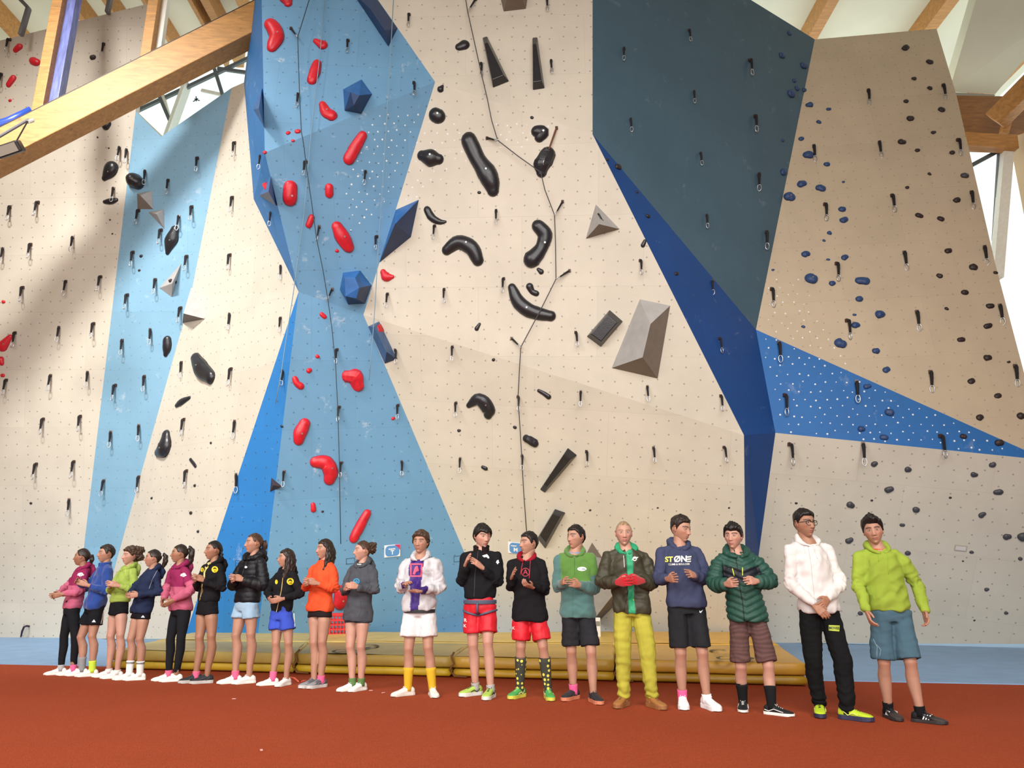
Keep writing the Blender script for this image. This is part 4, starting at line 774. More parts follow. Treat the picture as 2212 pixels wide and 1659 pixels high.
def headmesh(skin, lips, brow, iris, fem=0.0, nose=1.0, jaw=1.0, smile=0.0, stub=0.0, seed=0):
    x, y, z, f = skull(fem, jaw); f = np.clip(f, 0, 1)
    y = y - f * .010 * (gauss(np.abs(x) - .031, .017) * gauss(z - .008, .014)) + f * .0045 * gauss(z - .030, .010) * gauss(x, .05) * (1 - .5 * fem)
    zt = np.clip((.018 - z) / (.018 + .034), 0, 1); prof = np.where(z > -.034, zt ** 1.15, np.exp(-((z + .034) / .0075) ** 2)); prof = np.where(z > .03, 0, prof)
    y = y + f * (.024 * nose * prof) * gauss(x, .0085 + .0065 * zt)
    y = y + f * .006 * gauss(z + .034, .009) * (gauss(np.abs(x) - .013, .006))      # nostril wings
    y = y + f * (.0062 * gauss(z + .0575, .0055) + .0070 * gauss(z + .0695, .0065)) * gauss(x, .020) - f * .0035 * gauss(z + .0632, .0025) * gauss(x, .024)
    y = y + f * .0075 * gauss(z + .101, .014) * gauss(x, .022) - f * .004 * gauss(z + .083, .006) * gauss(x, .02)
    y = y + f * .0035 * gauss(np.abs(x) - .046, .016) * gauss(z + .018, .018)
    x = x + np.sign(x) * .003 * gauss(z + .005, .03) * f
    P_ = np.stack([x, y, z], -1); n = len(P_)
    c = np.tile(np.array(skin), (n, 1)); c *= (1 + .05 * snoise(P_, 18, seed))[:, None]
    red = (gauss(np.abs(x) - .045, .02) * gauss(z + .02, .02) + .8 * gauss(x, .014) * gauss(z + .03, .012)) * f; c *= 1 - red[:, None] * np.array([.0, .16, .16])
    ml = (f * gauss(z + .0635 - smile * .25 * x * x / .02, .0075) ** 1.5 * np.clip(1.15 - np.abs(x) / .025, 0, 1)); ml = np.clip(ml * 1.6, 0, 1)[:, None]; c = c * (1 - ml) + np.array(lips) * ml
    mm = (f * gauss(z + .0632, .0019) * (np.abs(x) < .023))[:, None]; c = c * (1 - .75 * mm)
    bz = .0285 + .004 * np.cos((np.abs(x) - .034) / .02 * 1.4); mb_ = np.clip(f * gauss(z - bz, .0052 if not fem else .0040) * np.clip((.027 - np.abs(np.abs(x) - .034)) / .008, 0, 1) * 1.5, 0, 1)[:, None]; c = c * (1 - .9 * mb_) + np.array(brow) * mb_ * .9
    es = (f * gauss(np.abs(x) - .031, .017) * gauss(z - .008, .010))[:, None]; c *= 1 - .28 * es
    if stub: sb = (np.clip((-.035 - z) / .02, 0, 1) * np.clip(y / .02, 0, 1) * (1 - ml[:, 0]))[:, None]; c *= 1 - stub * sb
    V_ = [P_]; F_ = list(HF); C_ = [c]; n0 = n
    for sx in (-1, 1):
        # eyeball with lids
        fm = (y > 0) & (np.abs(x - sx * .031) < .006) & (np.abs(z - .008) < .006); ys = y[fm].mean(); mb = ball(MB(), (sx * .031, ys - .0050, .007), (.0145, .0125, .0118), 20, Matrix.Rotation(math.pi / 2, 3, 'X'))
        A = np.array([tuple(v) for v in mb.v]); dx, dz = A[:, 0] - sx * .031, A[:, 2] - .007
        cc = np.tile(np.array([.62, .58, .55]), (len(A), 1)); r = np.hypot(dx, dz - .0005); cc[r < .0062] = iris; cc[r < .0032] = [.01, .01, .01]
        lid = (dz > .0056 - 32 * dx ** 2) | (dz < -.0050 + 28 * dx ** 2) | (np.abs(dx) > .0130); cc[lid] = np.array(skin) * .8
        lash = (dz > .0044 - 32 * dx ** 2) & (dz < .0068 - 32 * dx ** 2) & (np.abs(dx) < .0140); cc[lash] = [.02, .015, .012]
        F_ += [tuple(i + n0 for i in q) for q in mb.f]; V_.append(A); C_.append(cc); n0 += len(A)
        # ear
        E_ = MB(); M3 = Matrix.Rotation(sx * -.35, 3, 'Z') @ Matrix.Rotation(.15, 3, 'X'); ball(E_, (sx * .0745, -.006, -.002), (.008, .017, .029), 8, M3)
        rim = [Vector((sx * .081, -.006, -.002)) + M3 @ Vector((sx * .003, .017 * math.cos(a), .030 * math.sin(a))) for a in np.linspace(-2.2 + 3.14, 2.6 + 1.0, 12)]
        E_.tube(rim, .0042, 6); A = np.array([tuple(v) for v in E_.v]); cc = np.tile(np.array(skin) * [1.0, .86, .84], (len(A), 1)); F_ += [tuple(i + n0 for i in q) for q in E_.f]; V_.append(A); C_.append(cc); n0 += len(A)
    return np.concatenate(V_), F_, np.concatenate(C_)
def hairmesh(style, col, seed=0, fem=0, jaw=1.0):
    x, y, z, f = skull(fem, jaw); P_ = np.stack([x, y, z], -1); az = np.degrees(np.arctan2(np.abs(x), y))
    st = dict(short=(.062, .05, .018, .012), fade=(.062, .05, .024, .004), fringe=(.030, .03, .022, .018), curly=(.058, .04, .030, .020), quiff=(.066, .05, .034, .012), buzz=(.064, .055, .006, .004), tied=(.066, .058, .010, .010), long=(.060, .045, .016, .018), sweep=(.050, .045, .026, .014))[style]
    h0, h1, tt, ts = st; longer = style in ('tied', 'long')
    hl = np.interp(az, [0, 38, 58, 72, 84, 96, 118, 150, 180], [h0, h1 + .012, h1 - .012, .0 if not longer else .012, -.014 if not longer else .008, .030 if not longer else .012, .004, -.055, -.072])
    hl = hl + .004 * snoise(P_, 14, seed); m = np.clip((z - hl) / .010, 0, 1); m = m * m * (3 - 2 * m)
    top = np.clip((z - .02) / .05, 0, 1); th = ts + (tt - ts) * top
    if style == 'quiff': th = th + .022 * gauss(az, 50) * np.clip((z - .05) / .03, 0, 1)
    if style == 'sweep': th = th + .012 * gauss(az, 60) * top
    if style == 'buzz': m = np.clip((z - hl) / .018, 0, 1)
    lum = snoise(P_ * [1, 1, .35], 16, seed + 1) * .3 + snoise(P_ * [1.2, 1, .3], 42, seed + 2) * .35
    if style == 'curly': lum = snoise(P_, 22, seed + 1) * .5 + snoise(P_, 40, seed + 2) * .4
    th = th * (1 + lum * (.45 if style not in ('buzz', 'tied') else .15)); d = P_ / np.linalg.norm(P_, axis=1)[:, None]
    P2 = P_ + d * (m * th - (1 - m) * .008)[:, None]; mb = MB()
    if style == 'long':
        for sx in (-1, 1):
            for k, (a, yy, r) in enumerate(((.052, -.045, .036), (.070, -.012, .030), (.025, -.075, .040), (.076, .014, .022))):
                mb.tube([(sx * a, yy, .05), (sx * (a + .012), yy - .012, -.02), (sx * (a + .016), yy - .01, -.10), (sx * (a + .014), yy + .004, -.19), (sx * (a + .010), yy + .02, -.26), (sx * (a + .004), yy + .035, -.33 + .03 * k)], [r * .6, r, r * 1.05, r, r * .8, r * .3], 10)
    return P2, list(HF), mb
def extra_hair(kind, mb):
    if kind == 'pony': mb.tube([(0, -.09, .05), (0, -.125, .06), (0, -.155, .03), (.005, -.16, -.03), (.01, -.145, -.10), (.012, -.135, -.15)], [.016, .022, .033, .036, .028, .006], 12)
    if kind == 'pony_high': mb.tube([(0, -.075, .07), (0, -.11, .085), (0, -.145, .05), (0, -.15, -.02), (.01, -.14, -.10), (.015, -.12, -.18), (.015, -.10, -.23)], [.016, .024, .034, .036, .034, .028, .008], 12)
    if kind == 'low_tail': mb.tube([(0, -.085, .02), (0, -.12, .015), (0, -.135, -.04), (0, -.12, -.11)], [.02, .034, .034, .01], 12)
    if kind == 'braid':
        for sx in (1, -1):
            pts = [(sx * .045, -.085, -.02), (sx * .06, -.095, -.05), (sx * .062, -.085, -.08), (sx * .065, -.08, -.11), (sx * .067, -.07, -.14)]
            for i, p in enumerate(pts): ball(mb, p, (.017, .017, .02), 6)
        ball(mb, (0, -.08, .0), (.05, .035, .05), 8)
    if kind == 'curly_bun': [ball(mb, (.0 + .025 * math.cos(a * 2.1), -.115 + .03 * math.sin(a * 1.7), .035 + .035 * math.sin(a * 2.9)), .036, 8) for a in range(9)]
    if kind == 'curly_big': [ball(mb, (.055 * math.cos(a * 2.4), -.078 + .040 * math.sin(a * 1.3), .03 + .06 * math.sin(a * 2.9)), .052, 8) for a in range(14)]
    return mb
# ---- hands
def handmesh(curl, spread=0.0, thumb=.0):
    mb = MB(); X_, Z_ = Vector((1, 0, 0)), Vector((0, 0, 1))
    loft(mb, [((0, y, z), X_, Z_, rx, rz) for y, z, rx, rz in ((-.045, 0, .024, .02), (-.01, 0, .026, .019), (.02, 0, .034, .017), (.055, 0, .039, .0155), (.088, 0, .041, .013), (.100, 0, .036, .009))], 16, 2.6)
    for k, (x, L_, r) in enumerate(((.031, .072, .0088), (.0105, .080, .0090), (-.0105, .074, .0087), (-.030, .058, .0078))):
        p = Vector((x * .95, .085, 0)); a = 0; pts = [p.copy()]; rad = [r * 1.05]; side = (x / .03) * spread
        for j, fr_ in enumerate((.18, .40, .25, .17)):
            if j: a += curl * (1 + .15 * k) * (1, 1.1, 1.0, .7)[j]
            else: a = curl * .3
            p = p + Vector((side * math.cos(a), math.cos(a), math.sin(a))) * (L_ * fr_ * 1.12); pts.append(p.copy()); rad.append(r * (1.0, 1.0, .93, .72)[j])
        mb.tube(pts, rad, 8)
    p = Vector((.022, .012, .006)); mb.tube([p, p + Vector((.020, .022, .008)), p + Vector((.030, .050, .016 + thumb * .3)), p + Vector((.030, .078, .024 + thumb))], [.014, .0125, .0105, .007], 8)
    return remesh(mb, .0032, 1, .4)
HANDS = {k: handmesh(*v) for k, v in dict(clap=(.16, .06, .0), relax=(.38, .02, .0), clasp=(.75, .0, .01), flat=(.07, .12, 0)).items()}
# ---- shoes
def shoe_geo(kind):
    up = MB(); U, V_ = Vector((1, 0, 0)), Vector((0, 0, 1)); hi = kind == 'boot'; ch = .012 if kind in ('runner', 'chunky', 'boot') else 0
    prof = [(-.078, .014, .020, .050), (-.070, .030, .010, .075), (-.045, .037, .010, .092), (-.012, .037, .010, .098 + (.03 if hi else 0)), (.018, .037, .010, .094 + (.02 if hi else 0)), (.050, .039, .010, .080), (.085, .043, .010, .066), (.120, .047, .010, .055), (.155, .046, .010, .048), (.182, .038, .012, .040), (.198, .022, .014, .032), (.204, .008, .018, .026)]
    loft(up, [((.004 * math.sin(y * 14), y, (a + b) / 2 + ch), U, V_, w, (b - a) / 2) for y, w, a, b in prof], 18, 2.5)
    so = MB(); out = [(-.082, .012), (-.074, .032), (-.045, .041), (0, .039), (.05, .041), (.09, .047), (.125, .051), (.16, .049), (.188, .038), (.205, .020), (.210, .006)]
    rg = [(w + .004 * math.sin(y * 14), y) for y, w in out] + [(-w + .004 * math.sin(y * 14), y) for y, w in out[::-1]]; n = len(rg); th = .022 + ch
    for z, k in ((0, .97), (.004, 1), (th, 1), (th + .004, .95)): so.v += [Vector((x * k, y, z + (.006 if y > .17 and z < .01 else 0))) for x, y in rg]
    for i in range(3):
        for j in range(n): so.f.append((i * n + j, i * n + (j + 1) % n, (i + 1) * n + (j + 1) % n, (i + 1) * n + j))
    so.f.append(tuple(range(n))[::-1]); so.f.append(tuple(3 * n + j for j in range(n)))
    la = MB()
    for i, y in enumerate((.030, .048, .066, .084, .100)):
        z = np.interp(y, [p[0] for p in prof], [p[3] for p in prof]) + ch + .002; w = .016 - i * .001; la.tube([(-w, y - .004, z - .006), (0, y, z + .001), (w, y + .004, z - .006)], .0036, 5)
    la.tube([(.0, .03, .097 + ch), (.018, .035, .098 + ch), (.022, .05, .085 + ch)], .003, 5).tube([(.0, .03, .097 + ch), (-.018, .035, .098 + ch), (-.022, .05, .085 + ch)], .003, 5)
    st = MB()
    if kind == 'stripes':
        for i in range(3):
            for sx in (-1, 1):
                y0 = .03 + i * .022; pts = [Vector((sx * (.0445), y0 - .014, .030)), Vector((sx * .0445, y0 - .004, .030)), Vector((sx * .036, y0 + .014, .068)), Vector((sx * .036, y0 + .004, .068))]
                st.add(pts + [p + Vector((-sx * .006, 0, 0)) for p in pts], [(0, 1, 2, 3), (7, 6, 5, 4), (0, 4, 5, 1), (1, 5, 6, 2), (2, 6, 7, 3), (3, 7, 4, 0)])
    if kind == 'wave':
        for sx in (-1, 1): st.tube([(sx * .038, -.06, .045), (sx * .0415, -.02, .035), (sx * .043, .03, .055), (sx * .047, .08, .042), (sx * .049, .12, .034)], .0035, 5)
    if kind == 'runner':
        for sx in (-1, 1): st.tube([(sx * .040, -.03, .07), (sx * .044, .01, .040), (sx * .045, .05, .060), (sx * .047, .09, .045)], .004, 5)
    return up, so, la, st
SHOE = {}
def ell_ring(c, U, V_, ru, rv, n=24): return [Vector(c) + U * (ru * math.cos(2 * math.pi * i / n)) + V_ * (rv * math.sin(2 * math.pi * i / n)) for i in range(n + 1)]
def lerp(a, b, t): return a + (b - a) * t
SKINS = dict(fair=(.49, .265, .195), light=(.42, .22, .15), tan=(.34, .17, .105), deep=(.31, .15, .09))
HAIRS = dict(black=(.010, .007, .006), dark=(.022, .013, .009), brown=(.055, .028, .016), sandy=(.16, .10, .05), blond=(.30, .19, .10))
NP = [0]
def person(d):
    NP[0] += 1; sd = NP[0] * 13; fem = d.get('fem', 0)
    crown, chin, neck, hip = d['crown'], d['chin'], d['neck'], d['hip']; psi, phi = math.radians(d['psi']), math.radians(d['phi'])
    # ankles on the ground
    An = []; FD = []; Lf = .195 * (.96 if fem else 1.03)
    for (ax, ay), (tx, ty) in zip(d['ank'], d['toe']):
        g = G(tx, ty); dx = (tx - ax) * mpp(g.y, 1470) / Lf; cl_ = .90 if fem else .80; dx = max(-cl_, min(cl_, dx)); v = Vector((dx, -math.sqrt(1 - dx * dx), 0)); FD.append(v); An.append(g - v * Lf)
    Y0 = (An[0].y + An[1].y) / 2
    for i in (0, 1):
        yy = max(min(An[i].y, Y0 + .16), Y0 - .16); An[i] = Vector((P(d['ank'][i][0], d['toe'][i][1] - 12, yy).x, yy, 0))
    org = Vector((P(*hip, Y0).x, Y0, 0)); Hc = P(*crown, Y0).z; hgt = {'quiff': .035, 'curly': .028, 'fringe': .022, 'fade': .024, 'sweep': .03, 'buzz': .006}.get(d['hair'], .016)
    H = Hc - hgt; s = H / 1.75; fw = Vector((-math.sin(psi), -math.cos(psi), 0)); ra = Vector((-math.cos(psi), math.sin(psi), 0)); up = Vector((0, 0, 1))
    pel = Vector((org.x, Y0, .525 * H)); nk = Vector((P(*neck, Y0).x, Y0, .845 * H)) + fw * .0
    if 'lean' in d: nk = nk + fw * d['lean']
    W_ = (.150 if fem else .172) * s * d.get('wide', 1); sh = {}
    chest = lerp(pel, nk, .78)
    for k, sg in (('a', 1), ('b', -1)): sh[k] = Vector((nk.x, nk.y, .800 * H)) + ra * (sg * W_) + fw * .01
    el, wr, hd, hdir = {}, {}, {}, {}
    for k in 'ab':
        ex, ey, eo = d['el' + k]; E_ = P(ex, ey, sh[k].y + eo - .04 * math.cos(psi)); v = E_ - sh[k]; L_ = v.length; Ln = min(max(L_, .255 * s), .305 * s); E_ = sh[k] + v * (Ln / L_); el[k] = E_
        hx, hy, ho = d['h' + k]; T_ = P(hx, hy, Y0 - ho * math.cos(psi) - .02); v = T_ - E_; L_ = max(v.length, .05); dd = v / L_
        fl_ = min(max(L_ - .09 * s, .20 * s), .26 * s); wr[k] = E_ + dd * fl_; hd[k] = T_; hdir[k] = dd
    kn = {}; hj = {}
    for i, k in enumerate('ab'):
        sg = 1 if k == 'a' else -1; hj[k] = pel + ra * (sg * .088 * s) + up * (-.03); kx, ky = d['kn'][i]; kn[k] = P(kx, ky, (pel.y + An[i].y) / 2 + fw.y * .04 + ra.y * sg * .05)
    hc = Vector((P(crown[0], crown[1], Y0).x, Y0, 0)); hs = s * 1.04 * d.get('hs', 1.0) if not fem else s * 1.02 * d.get('hs', 1.0)
    hc = Vector((hc.x, Y0 - .0, H - .116 * hs)) + fw * .02
    hf = Vector((-math.sin(phi), -math.cos(phi), 0)); pit = math.radians(d.get('pitch', 0)); hf2 = (hf * math.cos(pit) + up * math.sin(pit)); hx_ = hf2.cross(up).normalized(); hu = hx_.cross(hf2)
    HM = Matrix((hx_, hf2, hu)).transposed().to_4x4(); HM = Matrix.Translation(hc) @ HM @ Matrix.Rotation(math.radians(d.get('roll', 0)), 4, 'Y') @ Matrix.Scale(hs, 4)
    toL = lambda A: A - np.array(org)
    skin = SKINS[d.get('skin', 'light')]; hcol = HAIRS[d.get('hc', 'dark')]
    # -------- body
    mb = MB(); nb = hc + hf * (-.02) + up * (-.07 * hs); nr = (.048 if fem else .056) * s
    mb.tube([nb + up * .03, nb, lerp(nb, nk, .6), nk + up * -.04], [nr * .9, nr, nr * 1.03, nr * 1.5], 14)
    loft(mb, [(lerp(pel, nk, t), ra, fw, w * s, v * s) for t, w, v in ((-.12, .10, .07), (0, .118, .08), (.3, .11, .075), (.6, .12, .085), (.8, .105, .07), (.93, .06, .05))], 20)
    th_ = d.get('leg', 1.0) * s
    for i, k in enumerate('ab'):
        a = An[i] + up * .075; bk_ = -fw * .012 * s; sk = kn[k]; h0 = hj[k]
        th2_ = th_ * (.82 if d['low'][0] in ('leggings', 'trousers') else 1); mb.tube([h0 + up * .04, h0 - up * .03, lerp(h0, sk, .35), lerp(h0, sk, .72), lerp(h0, sk, .93) + fw * .004, sk + fw * .008, lerp(sk, a, .10) - fw * -.002, lerp(sk, a, .28) + bk_ * 1.5, lerp(sk, a, .48) + bk_ * 1.2, lerp(sk, a, .75), a, a - up * .035], [x * (th2_ if q_ < 9 else th_) for q_, x in enumerate((.055, .074, .080, .064, .056, .055, .050, .057, .053, .040, .034, .036))], 14)
        mb.tube([sh[k], lerp(sh[k], el[k], .5), el[k], lerp(el[k], wr[k], .3), lerp(el[k], wr[k], .9), wr[k]], [x * s for x in (.034, .034, .026, .032, .025, .025)], 12)
    V0, n_, F0 = remesh(mb, .0085, 2); C0 = np.tile(np.array(skin), (len(V0), 1)) * (1 + .05 * snoise(V0, 7, sd))[:, None]
    for i, k in enumerate('ab'):
        q = np.linalg.norm(V0 - np.array(kn[k] + fw * .04), axis=1); C0 *= 1 - (gauss(q, .05) * np.array([[.10], [.20], [.22]])).T
    VV, FF, CC = [V0], list(F0), [C0]; n0 = len(V0)
    def joinin(A, F_, C_):
        nonlocal n0
        VV.append(A); FF.extend(tuple(i + n0 for i in q) for q in F_); CC.append(C_); n0 += len(A)
    A, F_, C_ = headmesh(skin, d.get('lips', tuple(np.array(skin) * [.85, .45, .5])), tuple(np.array(hcol) * .8 + .004), d.get('iris', (.03, .018, .01)), fem, d.get('nose', 1.0), d.get('jaw', 1.0), d.get('smile', 0), d.get('stub', 0), sd)
    joinin(np.array([tuple(HM @ Vector(p)) for p in A]), F_, C_)
    gl = []
    for k in 'ab':
        o_ = 'b' if k == 'a' else 'a'; y_ = hdir[k]; toward = (hd[o_] + wr[o_]) / 2 - (hd[k] + wr[k]) / 2
        if d.get('pose') == 'hang' or (d.get('pose') == 'clasp' and 0): toward = -ra * (1 if k == 'a' else -1) + fw * .2
        pn = d.get('pn' + k); z_ = Vector(pn) if pn else toward
        z_ = (z_ - y_ * z_.dot(y_)); z_ = z_.normalized() if z_.length > 1e-4 else up.copy(); x_ = y_.cross(z_)
        # thumb points up / towards the body
        want = Vector(d.get('thumb' + k, (0, 0, 1))) if d.get('pose') != 'hang' else fw
        mir = 1 if x_.dot(want) > 0 else -1
        off = -z_ * .017 if d.get('pose', 'clap') == 'clap' else Vector((0, 0, 0))
        if d.get('pose') == 'hang' or d.get('pose') == 'single': off = Vector((0, 0, 0))
        hv, hn, hfc = HANDS[d.get('hand' + k, 'clap')]; R = np.array(Matrix((x_ * mir, y_, z_)).transposed()); Ah = (hv * s * .97) @ R.T + np.array(wr[k] + off + y_ * .005)
        hfc = hfc if mir > 0 else [q[::-1] for q in hfc]; joinin(Ah, hfc, np.tile(np.array(skin) * [1.0, .93, .9], (len(Ah), 1)) * (1 + .08 * snoise(Ah, 30, sd))[:, None])
        gl.append((hv, R, wr[k] + off + y_ * .005, hfc))
    A = toL(np.concatenate(VV)); body = mk('person', A, FF, SKIN, None, True, cols=np.clip(np.concatenate(CC), 0, 1)); body.location = org
    tag(body, d['label'], 'person', d.get('group'))
    def child(name, A, F_, mat, cols, sm=True):
        A = np.array([tuple(v) for v in A]) if not isinstance(A, np.ndarray) else A
        cols = np.tile(np.array(cols), (len(A), 1)) if np.array(cols).ndim == 1 else cols
        return mk(name, toL(A), F_, mat, body, sm, cols=np.clip(cols, 0, 1))
    if d.get('gloves'):
        for hv, R, o_, hfc in gl: Ah = ((hv * [1.1, 1.02, 1.35]) * s * 1.06) @ R.T + np.array(o_); child('glove', Ah + snoise(Ah, 60, 3)[:, None] * .0015, hfc, FLEECE, lin(d['gloves']))
    # -------- hair
    P2, F2, hm = hairmesh(d['hair'], hcol, sd, fem, d.get('jaw', 1.0)); 
    if d.get('tail'): extra_hair(d['tail'], hm)
    ax_ = [P2]; ff = list(F2)
    if hm.v:
        hv, hn, hfc = remesh(hm, .007, 2); am = .005 if 'curly' not in (d.get('tail') or '') else .010
        hv = hv + hn * (snoise(hv * [1, 1, .3 if am < .006 else 1], 45 if am < .006 else 38, sd)[:, None] * am); ff += [tuple(i + len(P2) for i in q) for q in hfc]; ax_.append(hv)
    A = np.concatenate(ax_); cc = np.tile(np.array(hcol), (len(A), 1)) * (1 + .35 * snoise(A * [1, 1, .3], 60, sd + 5))[:, None]
    child('hair', np.array([tuple(HM @ Vector(p)) for p in A]), ff, HAIRM, cc)
    # -------- top garment
    hemz = P(hip[0], d['hem'], Y0).z; L_ = d.get('loose', 1.0); tk = (.92 if fem else 1.0) * s * L_; fat = d.get('fat', 0.0)
    mb = MB(); tz = lambda z: lerp(pel, nk, (z - pel.z) / (nk.z - pel.z))
    zz = [hemz, hemz + .006, hemz + .05, lerp(hemz, nk.z, .3), lerp(hemz, nk.z, .55), lerp(hemz, nk.z, .75), lerp(hemz, nk.z, .88), lerp(hemz, nk.z, .96), nk.z + .005]
    hk_ = 1.09 if hemz < pel.z - .02 else 1.0; ww = [(.158 * hk_, .118 * hk_), (.162 * hk_, .122 * hk_), (.169 * hk_, .129 * hk_), (.163, .126), (.160, .124), (.164, .122), (.150, .104), (.100, .082), (.066, .064)]
    if fem: ww = [(a * (1.06 if i < 3 else 1), b * (1.03 if i < 3 else 1)) for i, (a, b) in enumerate(ww)]
    loft(mb, [(tz(z), ra, fw, (a + fat * .6) * tk if i < 7 else a * s, (b + fat * .7) * tk if i < 7 else b * s) for i, (z, (a, b)) in enumerate(zip(zz, ww))], 28, 2.3)
    sl = d.get('sleeve', 1.0)
    for k in 'ab':
        f_ = fat; mb.tube([nk + up * -.035 * s, lerp(nk + up * -.035 * s, sh[k], .6), sh[k]], [.060 * s, .056 * s + f_ * .4, .054 * s + f_ * .5], 12)
        mb.tube([lerp(sh[k], el[k], -.08), lerp(sh[k], el[k], .1), lerp(sh[k], el[k], .55), el[k], lerp(el[k], wr[k], .12), lerp(el[k], wr[k], .5), lerp(el[k], wr[k], .88), wr[k] * 1.0, lerp(el[k], wr[k], 1.04)], [x * s * sl + f_ * g for x, g in ((.046, .3), (.058, .6), (.058, 1), (.056, 1), (.056, 1), (.050, 1), (.046, .8), (.036, .1), (.034, .0))], 14)
    for k in 'ab': ball(mb, el[k], .048 * s * sl + fat * .8, 8); ball(mb, sh[k], .053 * s + fat * .5, 8)
    GV, GN, GF = remesh(mb, .0105, 4); Gc = np.array(org)
    # nearest limb parameters
    best = np.full(len(GV), 9.9); par = np.zeros(len(GV)); reg = np.zeros(len(GV), int); eld = np.full(len(GV), 9.9)
    for ri, (a, b, r) in enumerate(((tz(hemz), nk, .155 * tk), (sh['a'], el['a'], .06), (el['a'], wr['a'], .05), (sh['b'], el['b'], .06), (el['b'], wr['b'], .05))):
        a_, b_ = np.array(a), np.array(b); ab = b_ - a_; l = np.linalg.norm(ab); t = np.clip(((GV - a_) @ ab) / l ** 2, 0, 1); dist = np.linalg.norm(GV - a_ - t[:, None] * ab, axis=1) / r
        if ri == 0: dist = dist * .95
        u = dist < best; best[u] = dist[u]; reg[u] = ri; par[u] = t[u] * l + (np.linalg.norm(np.array(el['a']) - np.array(sh['a'])) if ri in (2, 4) else 0)
        if ri in (2, 4): eld = np.minimum(eld, np.linalg.norm(GV - a_, axis=1))
    lx = (GV - np.array(lerp(pel, nk, .5))) @ np.array(ra); ly = (GV - np.array(lerp(pel, nk, .5))) @ np.array(fw); arm = reg > 0
    R0 = np.array([tuple(ra), tuple(fw), (0, 0, 1)]); Q = (GV - Gc) @ R0.T
    wk = d.get('wrinkle', 1.0) * 1.45; dis = wk * (.0065 * snoise(Q * [1, 1, .45], 4.2, sd) + .0035 * snoise(Q * [1, .6, 1], 9, sd + 1))
    dg_ = np.abs(np.sin((Q[:, 2] * 1.0 + np.abs(lx) * .9) * 24 + snoise(Q, 3, sd + 2) * 1.8)); dis = dis + wk * np.where(arm, 0, .005 * (dg_ - .6)) * np.clip((Q[:, 2] - hemz) / .1, 0, 1)
    dis = dis + wk * np.where(arm, .0055 * np.sin(par * 105 + snoise(Q, 9, sd + 3) * 3.2) * (gauss(eld, .085) + .12) + .0035 * snoise(Q * [1, 1, .6], 11, sd + 4), 0)
    dis = dis + wk * .0075 * (.35 - np.abs(snoise(Q * [1, 1, .75] + (Q[:, [2]] * [.5, 0, 0]), 4.5, sd + 31))) * np.where(arm, .6, 1)
    if d.get('quilt'):
        sp = d['quilt']; cz_ = np.where(arm, par, Q[:, 2] + (np.abs(lx) * d.get('chev', 0))); dis = .35 * dis + (fat * .62 + .004) * d.get('qa', 1) * (np.abs(np.sin(math.pi * cz_ / sp)) ** .55 - .75)
    GV = GV + GN * dis[:, None]; zl = GV[:, 2]
    c = np.tile(np.array(lin(d['top'])), (len(GV), 1))
    if 'top2' in d:    # second colour below a height; forearms too
        z2 = P(neck[0], d['split'], Y0).z; m = (~arm & (zl < z2)) | (arm & ((reg == 2) | (reg == 4) | (par > .17 * s))); c[m] = lin(d['top2'])
    if 'top3' in d: m = arm & ((reg == 1) | (reg == 2)); c[m] = lin(d['top3'])
    if 'open' in d:    # an open front shows the layer underneath
        w0, w1, oc = d['open']; zt = np.clip((zl - hemz) / (nk.z - hemz), 0, 1); w_ = w0 + (w1 - w0) * zt; m = (~arm) & (ly > .03) & (np.abs(lx - d.get('openx', 0)) < w_); GV[m] -= GN[m] * .014; c[m] = lin(oc)
    if 'cuff' in d: m = arm & ((reg == 2) | (reg == 4)) & (par > par[arm].max() - .055); c[m] = lin(d['cuff'])
    if 'band' in d: z1, z2, bc = d['band']; za, zb = P(neck[0], z1, Y0).z, P(neck[0], z2, Y0).z; m = (~arm) & (zl - np.abs(lx) * .25 < za - .04) & (zl - np.abs(lx) * .25 > zb - .04) & (ly > 0); c[m] = lin(bc)
    c *= (1 + .05 * snoise(Q, 2.5, sd + 7))[:, None]
    top = child(d.get('topname', 'sweatshirt'), GV, GF, d.get('topmat', CLOTH), c)
    bvh = BVHTree.FromPolygons([Vector(v) for v in GV], GF)
    # -------- hood or collar
    if d.get('hood'):
        mb = MB(); hcz = nk + up * (.02 * s); pts = []; rr = []; hk = d.get('hoodk', 1.0)
        for a in np.linspace(-3.0, 3.0, 19):
            f_ = (math.cos(a) + 1) / 2  # 1 = back
            pts.append(hcz + ra * (math.sin(a) * .086 * s * hk) - fw * ((math.cos(a) * .082 - .012) * s * hk) + up * ((-.070 + .093 * f_ ** .8) * s)); rr.append((.012 + .034 * f_ ** .8) * s * hk)
        mb.tube(pts, rr, 12); bk2 = hcz - fw * .10 * s; loft(mb, [(bk2 + up * .02, ra, fw, .075 * s, .035 * s), (bk2 + up * -.05 - fw * .02, ra, fw, .10 * s, .04 * s), (bk2 + up * -.14 - fw * .01, ra, fw, .07 * s, .03 * s)], 14)
        hv, hn, hfc = remesh(mb, .009, 4); qq = (hv - Gc) @ R0.T; hv = hv + hn * (.005 * snoise(qq * [1, 1, .6], 9, sd + 9) + .004 * snoise(qq, 18, sd + 8))[:, None]
        if d.get('quilt'): hv = hv + hn * (.005 * np.abs(np.sin(qq[:, 0] * 60)))[:, None]
        child('hood', hv, hfc, d.get('topmat', CLOTH) if not d.get('hoodcol') else CLOTH, lin(d.get('hoodcol', d['top'])))
